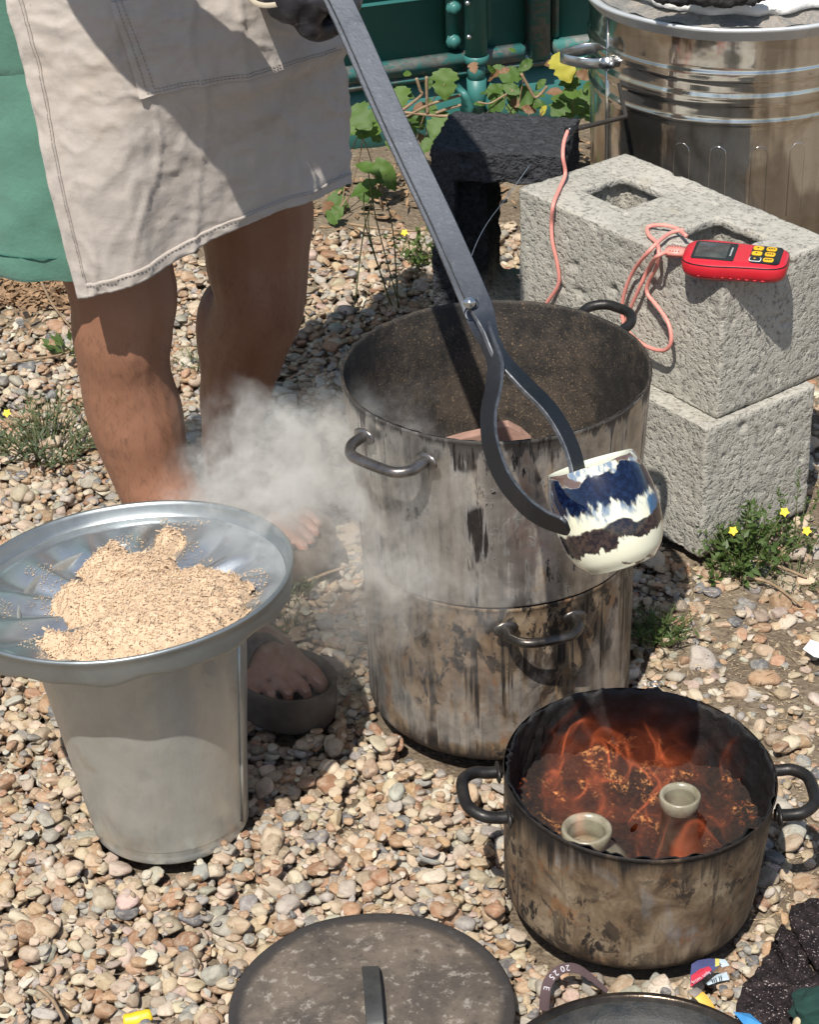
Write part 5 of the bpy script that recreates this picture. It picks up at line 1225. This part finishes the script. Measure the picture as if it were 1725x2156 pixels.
clumps = {
 'trailing bramble with lobed leaves left of the lock rod': (820, 4.30, [(740, 560, 150, 'green', 'lobed'), (440, 650, 125, 'green', 'lobed'), (640, 720, 90, 'green', 'lobed'), (560, 800, 105, 'green', 'lobed'), (700, 830, 150, 'green', 'lobed'), (630, 960, 140, 'green', 'oval'), (470, 890, 130, 'green', 'lobed'), (570, 705, 70, 'brown', 'oval'), (820, 500, 70, 'brown', 'oval'), (590, 930, 90, 'brown', 'oval'), (500, 640, 60, 'green', 'oval'), (430, 700, 70, 'green', 'lobed')]),
 'low bramble clump by the edge of the apron': (748, 4.15, [(180, 780, 150, 'green', 'lobed'), (225, 850, 150, 'green', 'lobed'), (140, 840, 110, 'green', 'lobed'), (250, 780, 90, 'green', 'lobed'), (30, 1400, 110, 'green', 'lobed'), (10, 1470, 100, 'green', 'lobed'), (190, 900, 80, 'green', 'oval')]),
 'bramble with yellow and green leaves beside the kiln': (1185, 4.22, [(1535, 450, 150, 'yellow', 'lobed'), (1590, 530, 120, 'green', 'lobed'), (1550, 680, 180, 'green', 'lobed'), (1690, 670, 130, 'green', 'lobed'), (1510, 720, 110, 'green', 'lobed'), (1600, 620, 90, 'green', 'lobed'), (1680, 500, 100, 'brown', 'oval'), (1470, 610, 80, 'brown', 'oval'), (1395, 740, 65, 'yellow', 'oval'), (1700, 760, 100, 'green', 'lobed')]),
 'creeping bramble in front of the green sill': (1085, 4.30, [(1190, 500, 125, 'green', 'lobed'), (1280, 435, 95, 'green', 'oval'), (1090, 590, 120, 'green', 'oval'), (1255, 645, 150, 'green', 'lobed'), (1340, 690, 130, 'green', 'oval'), (1180, 590, 110, 'green', 'oval'), (1080, 700, 100, 'green', 'lobed'), (1010, 620, 60, 'green', 'oval'), (1445, 420, 70, 'brown', 'oval'), (1060, 505, 120, 'brown', 'oval'), (1210, 690, 80, 'brown', 'oval'), (1300, 730, 80, 'brown', 'oval'), (1140, 470, 60, 'brown', 'oval'), (1120, 660, 80, 'green', 'oval')]),
 'young plant with a few oval leaves on the litter by the apron': (778, 3.72, [(225, 1115, 135, 'green', 'oval'), (345, 1160, 160, 'green', 'oval'), (200, 1245, 140, 'green', 'oval'), (262, 1290, 80, 'green', 'oval'), (300, 1200, 60, 'green', 'oval')])}
for lab, (bx_, by_, lv) in clumps.items():
    e = empty('bramble_plant' if 'young' not in lab else 'young_plant', At(bx_, 300 if by_ > 4 else 415, by_), lab, 'plant', 'creeping plants along the container'); e.location.z = 0
    root = e.location.copy(); ps = []
    for (X, Y, s, nm, kd) in lv:
        X_, Y_ = Z8(X, Y); y = by_+random.uniform(-.06, .05) if by_ > 4 else by_+random.uniform(-.03, .03)
        y = min(y, wally(X_)-.07); p = At(X_, Y_, y); p.z = max(p.z, .015); leaf(e, p, s*.3156/1030*1.35, nm, kd, V((random.gauss(-.12, .3), random.gauss(-.8, .25), random.gauss(.8, .25))).normalized() if nm != 'brown' else None); ps.append(p)
    ps.sort(key=lambda p: p.x)
    for i, p in enumerate(ps):
        if i % 2 == 0 or 'young' in lab:
            q = root+V((random.uniform(-.05, .05), random.uniform(-.02, .02), 0)); vine(e, [q, q.lerp(p, .5)+V((random.uniform(-.03, .03), .01, .03)), p], .0014, M_STEM if 'young' in lab else None)
    if 'young' not in lab:
        for _ in range(9):     # extra small leaves deeper in
            p = random.choice(ps)+V((random.uniform(-.06, .06), random.uniform(.02, .10), random.uniform(-.06, .02))); p.y = min(p.y, wally(PX(p)[0])-.06); p.z = max(.012, p.z); leaf(e, p, random.uniform(.018, .032), random.choice(['green', 'green', 'brown']), random.choice(['lobed', 'oval']))
stemsets = [([(390, 742), (520, 755), (680, 772), (830, 775)], 'long straight dry bramble cane lying left of the sooty block'), ([(470, 785), (600, 715), (720, 670), (845, 635)], 'dry cane slanting up towards the lock rod'),
            ([(550, 520), (575, 600), (580, 640), (450, 740)], 'kinked dry twig left of the lock rod'), ([(618, 510), (620, 620), (625, 760)], 'upright dry stalk against the green sill'),
            ([(680, 755), (760, 725), (850, 700)], 'short dry twig behind the sooty block'), ([(960, 680), (1040, 690), (1130, 640), (1200, 600)], 'curved pale tendril below the lock rod'), ([(1250, 490), (1300, 580), (1350, 650), (1425, 575)], 'bent reddish twig between bramble leaves')]
for k, (pts, lab) in enumerate(stemsets):
    P_ = [At(*Z8(X, Y), min(4.27, wally(Z8(X, Y)[0])-.1)) for X, Y in pts]
    for p in P_: p.z = max(p.z, .01)
    thing('dry_twig', tube(spline(P_, 6), .0032 if k != 5 else .002, 6), M_TWIG, P_[0], lab, 'twig', 'dry twigs along the container')
# more twigs on the ground
for pts, lab in (([(735, 470), (800, 480), (880, 485), (905, 478)], 'long thin twig on the gravel left of the sooty block'), ([(0, 765), (70, 755), (130, 745), (152, 735)], 'pale twig running to the left edge behind the legs'), ([(85, 590), (110, 640), (150, 690)], 'dark forked twig by the green shorts'),
                 ([(648, 1222), (690, 1205), (742, 1188)], 'grey split stick beside the far sandal'), ([(1590, 1180), (1650, 1195), (1700, 1215)], 'curved reddish twig behind the yellow weed'), ([(1560, 1215), (1620, 1225), (1690, 1275)], 'looped dry stem on the bare soil'), ([(78, 2075), (110, 2105), (135, 2150)], 'dark twig on the gravel at the lower left')):
    P_ = [G(X, Y, .008) for X, Y in pts]
    for p in P_: p.z = max(.004, top_h(p.x, p.y))+.003
    thing('dry_twig', tube(spline(P_, 6), [.0030*(1-.4*i/(6*(len(P_)-1))) for i in range(6*(len(P_)-1)+1)], 6), M_TWIG, P_[0], lab, 'twig', 'twigs lying on the gravel')

def weed(name, X, Y, R_, H_, n, ls, mat, label, flowers=(), lean=(0, 0), blades=False, group='weeds in the gravel'):
    b = G(X, Y); b.z = 0; e = empty(name, b, label, 'weed', group); rg = random.Random(int(X*7+Y)); vv = []; ff = []; sv = MB()
    for _ in range(n):
        a = rg.uniform(0, 2*PI); rad = R_*math.sqrt(rg.random()); h = H_*rg.uniform(.35, 1)*(1-.55*rad/R_)
        root = b+V((rad*.45*math.cos(a), rad*.45*math.sin(a), -.005)); tip = b+V((rad*math.cos(a)+lean[0]*h, rad*math.sin(a)+lean[1]*h, h)); mid = root.lerp(tip, .5)+V((0, 0, h*.22))
        sp = spline([root, mid, tip], 5); sv.add(*tube(sp, [.0011*(1-.07*i) for i in range(len(sp))], 4, False))
        m_ = max(4, int((tip-root).length/(ls*.42)))
        for k in range(m_):
            t = (k+.8)/m_; i = min(len(sp)-2, int(t*(len(sp)-1))); p = sp[i].lerp(sp[i+1], t*(len(sp)-1)-i); dd = V((rg.gauss(0, 1), rg.gauss(0, 1), rg.gauss(.35, .5))).normalized(); l = ls*rg.uniform(.5, 1.1)*(1.15-.5*t); w = dd.cross(V((rg.gauss(0, .4), rg.gauss(0, .4), 1))).normalized()*l*(.10 if blades else .24); nn = dd.cross(w).normalized()*l*.06
            q = len(vv); vv += [p, p+dd*l*.35+w+nn, p+dd*l*.4, p+dd*l*.35-w+nn, p+dd*l-nn*1.5]; ff += [(q, q+1, q+2), (q, q+2, q+3), (q+1, q+4, q+2), (q+2, q+4, q+3)]
    meshobj('foliage', vv, ff, mat, e); sv.build('stems', M_STEM, e)
    for fx_, fy_, dy in flowers:
        p = At(fx_, fy_, b.y+dy); mbb = MB()
        nrm = V((-.1, -.7, .7)).normalized(); t0 = nrm.orthogonal().normalized(); t1 = nrm.cross(t0)
        for k in range(5):
            a = 2*PI*k/5; d = t0*math.cos(a)+t1*math.sin(a); w = t1*math.cos(a)-t0*math.sin(a); s = .0066
            mbb.add([p, p+d*s*.6+w*s*.42+nrm*s*.22, p+d*s*1.15+nrm*s*.12, p+d*s*.6-w*s*.42+nrm*s*.22], [(0, 1, 2), (0, 2, 3)])
        fl = mbb.build('flower', M_PETAL, e); meshobj('stalk', *tube([b+(p-b)*.3+V((0, 0, 0)), p-nrm*.002], .0008, 4), M_STEM, e)
    return e
weed('weed', 95, 935, .14, .085, 95, .026, M_WEEDG, 'feathery grey-green weed on the gravel left of the legs', [(14, 870, -.01)], blades=True)
weed('weed', 1575, 1190, .085, .11, 85, .022, M_WEED, 'bushy green weed with yellow flowers against the lower block', [(1653, 1078, .0), (1545, 1118, -.02)], (.1, .1))
weed('weed', 1672, 1160, .05, .16, 12, .014, M_WEED, 'tall thin weed with a yellow flower at the right of the block', [(1700, 1118, -.03)], (.05, .1))
weed('weed', 1505, 1215, .03, .035, 8, .022, M_WEED, 'small broad-leaved seedling at the corner of the lower block')
weed('weed', 1388, 1335, .06, .05, 60, .022, M_WEED, 'grassy green tuft beside the shadow of the stacked pots', blades=True)
weed('weed', 872, 545, .07, .075, 22, .020, M_WEED, 'spindly green weed beside the long tongs', [(852, 490, 0)], blades=False)
weed('weed', 628, 1245, .04, .03, 22, .016, M_WEEDG, 'small dark tuft by the far sandal', blades=True)
weed('weed', 612, 1318, .035, .03, 16, .014, M_WEED, 'little green sprig between funnel lid and sandal', blades=True)
weed('weed', 140, 750, .05, .05, 7, .045, M_WEED, 'fresh green shoot at the calf of the near leg')
weed('weed', 410, 765, .05, .03, 16, .016, M_WEEDG, 'fine grey weed between the two legs', blades=True)
weed('weed', 1680, 1215, .07, .03, 24, .014, M_WEEDG, 'flat mossy weed at the right edge', blades=True)

# leaf litter by the container, straw and flakes on the bare soil: masses nobody could count
random.seed(31)
vv = []; ff = []
def scrap(p, l, w, up=.5):
    d = V((random.gauss(0, 1), random.gauss(0, 1), random.gauss(0, up*.5))).normalized(); s = d.cross(V((random.gauss(0, up), random.gauss(0, up), 1))).normalized(); n = d.cross(s)
    q = len(vv); c = random.uniform(-.25, .25)*l
    vv.extend([p-d*l, p-d*l*.2+s*w+n*c, p+d*l+n*c*.6, p-d*l*.1-s*w+n*c, p+n*c*.2]); ff.extend([(q, q+1, q+4), (q+1, q+2, q+4), (q+2, q+3, q+4), (q+3, q, q+4)])
for _ in range(6500):
    y = random.uniform(3.2, 4.5); x = random.uniform(-1.1, .35+.2*y)
    if random.random() > bare(x, y)[1]*(.45+.8*max(0, nz((x, y, 0), 5, 2)+.3)): continue
    if blocked(x, y, .0) or y > 4.42+.3*x: continue
    scrap(V((x, y, max(-.01, soil_h(x, y))+random.uniform(.003, .018))), random.uniform(.006, .022), random.uniform(.002, .010))
for _ in range(700):
    p = G(random.uniform(0, 160), random.uniform(570, 640)); scrap(V((p.x, p.y, top_h(p.x, p.y)+.006)), random.uniform(.006, .02), random.uniform(.002, .009))
o = meshobj('leaf_litter', vv, ff, M_LITTER, None, False); tag(o, 'brown dead leaf litter strewn along the container', 'leaf litter', kind='stuff')
vv = []; ff = []
for _ in range(9000):
    y = random.uniform(1.75, 3.3); x = random.uniform(.26, .34+.21*y)
    if random.random() > bare(x, y)[0]*.85+.06 or blocked(x, y, 0): continue
    h = top_h(x, y); p = V((x, y, h+.0012)); k = random.random()
    if k < .5: scrap(p, random.uniform(.003, .011), random.uniform(.0003, .0006), .15)
    else: scrap(p, random.uniform(.0008, .0026), random.uniform(.0006, .0016), .3)
for _ in range(1500):
    y = random.uniform(1.7, 2.6); x = random.uniform(-.45, .35)
    if blocked(x, y, 0): continue
    scrap(V((x, y, top_h(x, y)+.001)), random.uniform(.0008, .0024), random.uniform(.0006, .0014), .3)
o = meshobj('straw_and_chips', vv, ff, M_STRAW, None, False); tag(o, 'straw bits and pale wood flakes on the bare soil', 'straw', kind='stuff')

# ================================================================== PAPER, RAG AND ODDMENTS AT THE FRONT
def text(name, s, size, mat, parent, M):
    cu = bpy.data.curves.new(name, 'FONT'); cu.body = s; cu.size = size; cu.align_x = 'CENTER'; cu.align_y = 'CENTER'; cu.extrude = .0001
    o = bpy.data.objects.new(name, cu); COL.objects.link(o); dg = bpy.context.evaluated_depsgraph_get(); me = bpy.data.meshes.new_from_object(o.evaluated_get(dg)); bpy.data.objects.remove(o)
    return me
def ribbon_paper(name, pts, ups, w, mat, label, cat='paper scrap', group='torn paper on the ground'):
    base = pts[0].copy(); v, f = bar(pts, ups, w, .0007); return thing(name, (v, f), mat, base, label, cat, group)
# printed strip bent into an arch
Ppts = spline([G(1146, 2128, .004), G(1150, 2085, .012), G(1160, 2060, .020), G(1185, 2040, .026), G(1215, 2040, .024), G(1245, 2058, .018), G(1280, 2088, .005)], 8)
M_PURP = simple('printed_paper_plum', (.085, .058, .060), .9, 0, 0, 0, .2, spec=.1); M_PB = simple('print_blue', (.07, .08, .19), .5, 0, 0, 0, .1); M_PR = simple('print_red', (.55, .04, .07), .5, 0, 0, 0, .1)
M_PLB = simple('print_pale_blue', (.50, .60, .66), .5, 0, 0, 0, .08); M_PYE = simple('print_yellow', (.62, .55, .14), .5, 0, 0, 0, .1); M_POR = simple('print_orange', (.70, .42, .07), .5, 0, 0, 0, .2); M_PGR = simple('print_grey', (.22, .19, .17), .6); M_CYAN = simple('print_cyan', (.05, .24, .52), .5)
M_LETTER = simple('letter_white', (.50, .47, .50), .6, 0, 0, 0, .05)
upv = V((0, -.55, .83)).normalized(); wdir = []
for i in range(len(Ppts)):
    d = (Ppts[min(i+1, len(Ppts)-1)]-Ppts[max(0, i-1)]).normalized(); n = (upv-d*upv.dot(d)).normalized(); wdir.append(d.cross(n))
STR = ribbon_paper('paper_strip', Ppts, wdir, [.0115 if i < 30 else .0115*(1-(i-30)/30) for i in range(len(Ppts))], M_PURP, 'curled plum paper strip printed 2025 arching beside the burning pot')
letters = 'E 5202'      # the strip lies upside down: read from its other end
for ch, t in zip(letters, (.20, .27, .36, .43, .50, .57)):
    if ch == ' ': continue
    i = int(t*(len(Ppts)-1)); d = (Ppts[i+1]-Ppts[i-1]).normalized(); n = (upv-d*upv.dot(d)).normalized(); s = wdir[i]
    me = text('letter', ch, .0095, M_LETTER, None, None); Mx = Matrix((-d, s if (-d).cross(s).dot(n) > 0 else -s, n)).transposed()
    me.transform(Matrix.Translation(Ppts[i]+n*.0006-STR.location) @ Mx.to_4x4()); obj('letter', me, M_LETTER, STR, False, True)
# leaflet piece: blue, red patch with white words, pale stripes
def poly_sheet(name, outline_px, z, mat, parent=None, label=None, cat=None, group=None, curl=.004, th=.0006, lift=None):
    pts = [G(X, Y, z+(lift(X, Y) if lift else 0)) for X, Y in outline_px]; c = sum(pts, V())/len(pts); n_ = len(pts)
    v = [c+ZA*curl]+pts+[c+ZA*(curl-th)]+[p-ZA*th for p in pts]; f = [(0, 1+i, 1+(i+1) % n_) for i in range(n_)]+[(n_+1, n_+2+(i+1) % n_, n_+2+i) for i in range(n_)]+[(1+i, n_+2+i, n_+2+(i+1) % n_, 1+(i+1) % n_) for i in range(n_)]
    if parent: return meshobj(name, v, f, mat, parent, False)
    return thing(name, (v, f), mat, c, label, cat, group, False)
LF = poly_sheet('leaflet_scrap', [(1457, 2030), (1470, 2022), (1493, 2018), (1507, 2019), (1520, 2030), (1502, 2044), (1480, 2062), (1455, 2080), (1454, 2060)], .030, M_PB, None, 'crumpled blue and red leaflet scrap leaning on the burning pot', 'paper scrap', 'torn paper on the ground', .003)
poly_sheet('red_patch', [(1456, 2054), (1475, 2040), (1494, 2034), (1500, 2042), (1480, 2061), (1455, 2078)], .0325, M_PR, LF, curl=.0022)
poly_sheet('yellow_patch', [(1507, 2018), (1516, 2019), (1516, 2032), (1507, 2035)], .031, M_PYE, LF, curl=.001)
poly_sheet('striped_flap', [(1516, 2019), (1528, 2020), (1537, 2032), (1522, 2036), (1515, 2030)], .029, M_PLB, LF, curl=.001)
a = G(1457, 2072, .037); b = G(1497, 2046, .037); d = (b-a).normalized(); up = ZA.cross(d); me = text('words', 'from only', (b-a).length*.235, M_LETTER, None, None)
me.transform(Matrix.Translation((a+b)/2-LF.location+ZA*.0012) @ Matrix((d, up, ZA)).transposed().to_4x4()); obj('lettering', me, M_LETTER, LF, False, True)
L2 = poly_sheet('barcode_scrap', [(1488, 2070), (1510, 2052), (1531, 2046), (1537, 2062), (1515, 2066), (1492, 2074)], .012, M_PLB, None, 'small pale blue scrap with dark bars beside the burning pot', 'paper scrap', 'torn paper on the ground', .002)
for X in (1499, 1503, 1507, 1514, 1518): poly_sheet('dark_bar', [(X, 2062-(X-1500)*.42), (X+2, 2061-(X-1500)*.42), (X+4, 2067-(X-1500)*.2), (X+2, 2068-(X-1500)*.2)], .0145, M_BLACKP, L2, curl=.0)
pts = [G(1458, 2085, .022), G(1476, 2098, .020), G(1490, 2115, .014), G(1505, 2142, .008)]; o = ribbon_paper('paper_strip', spline(pts, 5), [V((.9, .45, 0))]*16, .013, M_POR, 'orange and grey torn strip leading down to the dark pan')
gp = spline(pts, 5)[:5]; v, f = bar([p+ZA*.0009 for p in gp], V((.9, .45, 0)), .0133, .0006); meshobj('grey_end', v, f, M_PGR, o)
poly_sheet('paper_scrap', [(1545, 2130), (1580, 2134), (1608, 2158), (1570, 2160)], .012, M_CYAN, None, 'bright blue paper corner behind the dark pan', 'paper scrap', 'torn paper on the ground', .003)
poly_sheet('paper_scrap', [(1692, 1366), (1708, 1346), (1740, 1358), (1745, 1388), (1715, 1382)], .014, simple('plain_white_paper', (.82, .83, .85), .6, 0, 0, 0, .03), None, 'plain white torn paper at the right edge', 'paper scrap', 'torn paper on the ground', .006)
# yellow piece at the lower left
M_YPL = simple('yellow_plastic', (.72, .48, .02), .4, 0, 0, 0, .1)
p = G(288, 2146, .006); v, f = tube(spline([p+V((-.015, -.002, 0)), p, p+V((.016, .004, .003))], 5), [.006, .0075, .008, .008, .0085, .009, .009, .008, .008, .007, .006], 10, True, .6); thing('plastic_piece', (v, f), M_YPL, p, 'small bright yellow plastic piece on the gravel by the round lid', 'plastic piece')
# charred flap, and a dark speckled sheet added to paint the ground shadow
m = Mat('charred_felt_and_shade'); c = m.co('Object'); n = m.noise(c, 60, 6, .75); f_ = m.noise(c, 340, 3, .7); b_ = m.noise(c, 12, 4, .6)
col = m.mix(m.sm(n, .4, .65), (.014, .011, .012), (.045, .034, .034)); col = m.mix(m.math('MULTIPLY', m.sm(f_, .62, .67), m.sm(b_, .36, .52)), col, (.60, .50, .47)); m.set(color=col, rough=.95, spec=.1, normal=m.bump(n, .9, .006)); M_FELT_SHADE = m.m
def slab_px(name, px, z0, z1, mat, label, cat, edge=.003, nsub=6, amp=.003):
    top = [G(X, Y, z1) for X, Y in px]; n_ = len(top); ring = []
    for i in range(n_):
        for k in range(nsub): ring.append(top[i].lerp(top[(i+1) % n_], k/nsub))
    ring = [p+V((amp*nz(p, 60, 2)+amp*.6*nz(p, 170, 2), amp*nz(p, 60, 8)+amp*.6*nz(p, 170, 5), 0)) for p in ring]; N = len(ring); c = sum(ring, V())/N
    v = []; f = []
    fr = (1, .94, .8, .6, .4, .2)
    for r_ in fr:
        for p in ring: q = c+(p-c)*r_; v.append(q+ZA*(.003*nz(q, 30, 4)+.0018*nz(q, 90, 4)-(.002 if r_ == 1 else 0)))
    f += [(i*N+k, i*N+(k+1) % N, (i+1)*N+(k+1) % N, (i+1)*N+k) for i in range(len(fr)-1) for k in range(N)]; f.append(tuple((len(fr)-1)*N+k for k in range(N)))
    b0 = len(v); v += [V((p.x, p.y, z0)) for p in ring]; f += [(b0+k, b0+(k+1) % N, (k+1) % N, k) for k in range(N)]
    return thing(name, (v, f), mat, c, label, cat)
slab_px('charred_flap_and_shade', [(1668, 1902), (1705, 1890), (1790, 1885), (1800, 2010), (1725, 2030), (1693, 1990), (1682, 1958), (1664, 1938)], .012, .020, M_FELT_SHADE, 'upper charred felt flap with a jagged torn edge at the right', 'charred mat')
slab_px('charred_flap_and_shade', [(1650, 1945), (1676, 1966), (1690, 2000), (1722, 2045), (1830, 2020), (1850, 2210), (1700, 2260), (1590, 2215), (1545, 2150), (1560, 2080), (1600, 2030), (1622, 1998)], -.012, .008, M_FELT_SHADE, 'dark speckled sheet standing in for the shadow on the soil at the lower right', 'charred mat', amp=.006)
# dark green ball of cloth
p = G(1720, 2130, .034); soup = MB(); soup.add(*sphere(p, (.027, .029, .026), 4)); me = remesh(soup.v, soup.f, .0022, 2); me.transform(Matrix.Translation(-p))
displace(me, lambda q, n: .0030*(1-2*abs(math.sin(95*(q.x*.5+q.z*.9+.03*nz(q, 26))+3*nz(q, 24, 5))))+.005*nz(q, 45)+.0015*nz(q, 120)); M_GCL = simple('dark_green_cloth', (.008, .040, .030), .9, 0, 220, .002, .3)
o = obj('cloth_ball', me, M_GCL, None, True); o.location = p; tag(o, 'wrinkled dark green cloth bundle on the dark shadow sheet', 'cloth bundle')
v, f = sphere(p+V((-.021, -.014, -.006)), (.007, .007, .012), 3); meshobj('pale_patch', v, f, simple('pale_cork', (.52, .42, .26), .8), o)
# bits of soot and rust lying under the small pot: a rusty wire ring on the soil
v, f = tube(spline([G(1380, 1440, .01)+V((.006*math.cos(t), .006*math.sin(t), 0)) for t in np.linspace(0, 2*PI, 10)], 3), .0012, 6); thing('wire_ring', (v, f), M_ZINC, G(1380, 1440, .008), 'tiny metal ring on the stones right of the stacked pots', 'ring')

# ================================================================== SMOKE
SMB, SMX = V((-.34, 2.22, .01)), V((.12, 2.62, .60))
m = vol_mat('smoke'); c = m.co('Object')
puffs = [((-.125, 2.455, .365), (.15, .12, .105), 29.0), ((-.19, 2.50, .37), (.11, .09, .09), 13.0), ((-.05, 2.335, .32), (.115, .06, .11), 15.0), ((.025, 2.285, .27), (.12, .05, .15), 6.0), ((-.13, 2.42, .17), (.14, .11, .12), 5.0)]
warp = m.vmath('MULTIPLY', m.vmath('SUBTRACT', m.noise(c, 6.5, 4, .66, 0, 1), (.5, .5, .5)).outputs[0], (.33, .33, .33)).outputs[0]
cw = m.vmath('ADD', c, warp).outputs[0]; tot = None
for p, s, a in puffs:
    d = m.vmath('SUBTRACT', cw, p).outputs[0]; d = m.vmath('DIVIDE', d, s).outputs[0]; l = m.vmath('LENGTH', d).outputs['Value']; e = m.math('MULTIPLY', m.sm(l, 1.2, .0), a); tot = e if tot is None else m.math('ADD', tot, e)
n = m.noise(cw, 16, 5, .65, 1.2); n = m.sm(n, .40, .66)
den = m.math('MULTIPLY', tot, m.math('ADD', .07, m.math('MULTIPLY', n, 1.25)))
m.put(m.b.inputs['Color'], (.985, .97, .93)); m.put(m.b.inputs['Density'], den); m.put(m.b.inputs['Anisotropy'], .15)
v, f = box((SMB+SMX)/2, XA, YA, ZA, *(SMX-SMB), 0); o = meshobj('smoke', v, f, m.m); tag(o, 'pale smoke drifting between the bucket and the stacked pots', 'smoke', kind='stuff')
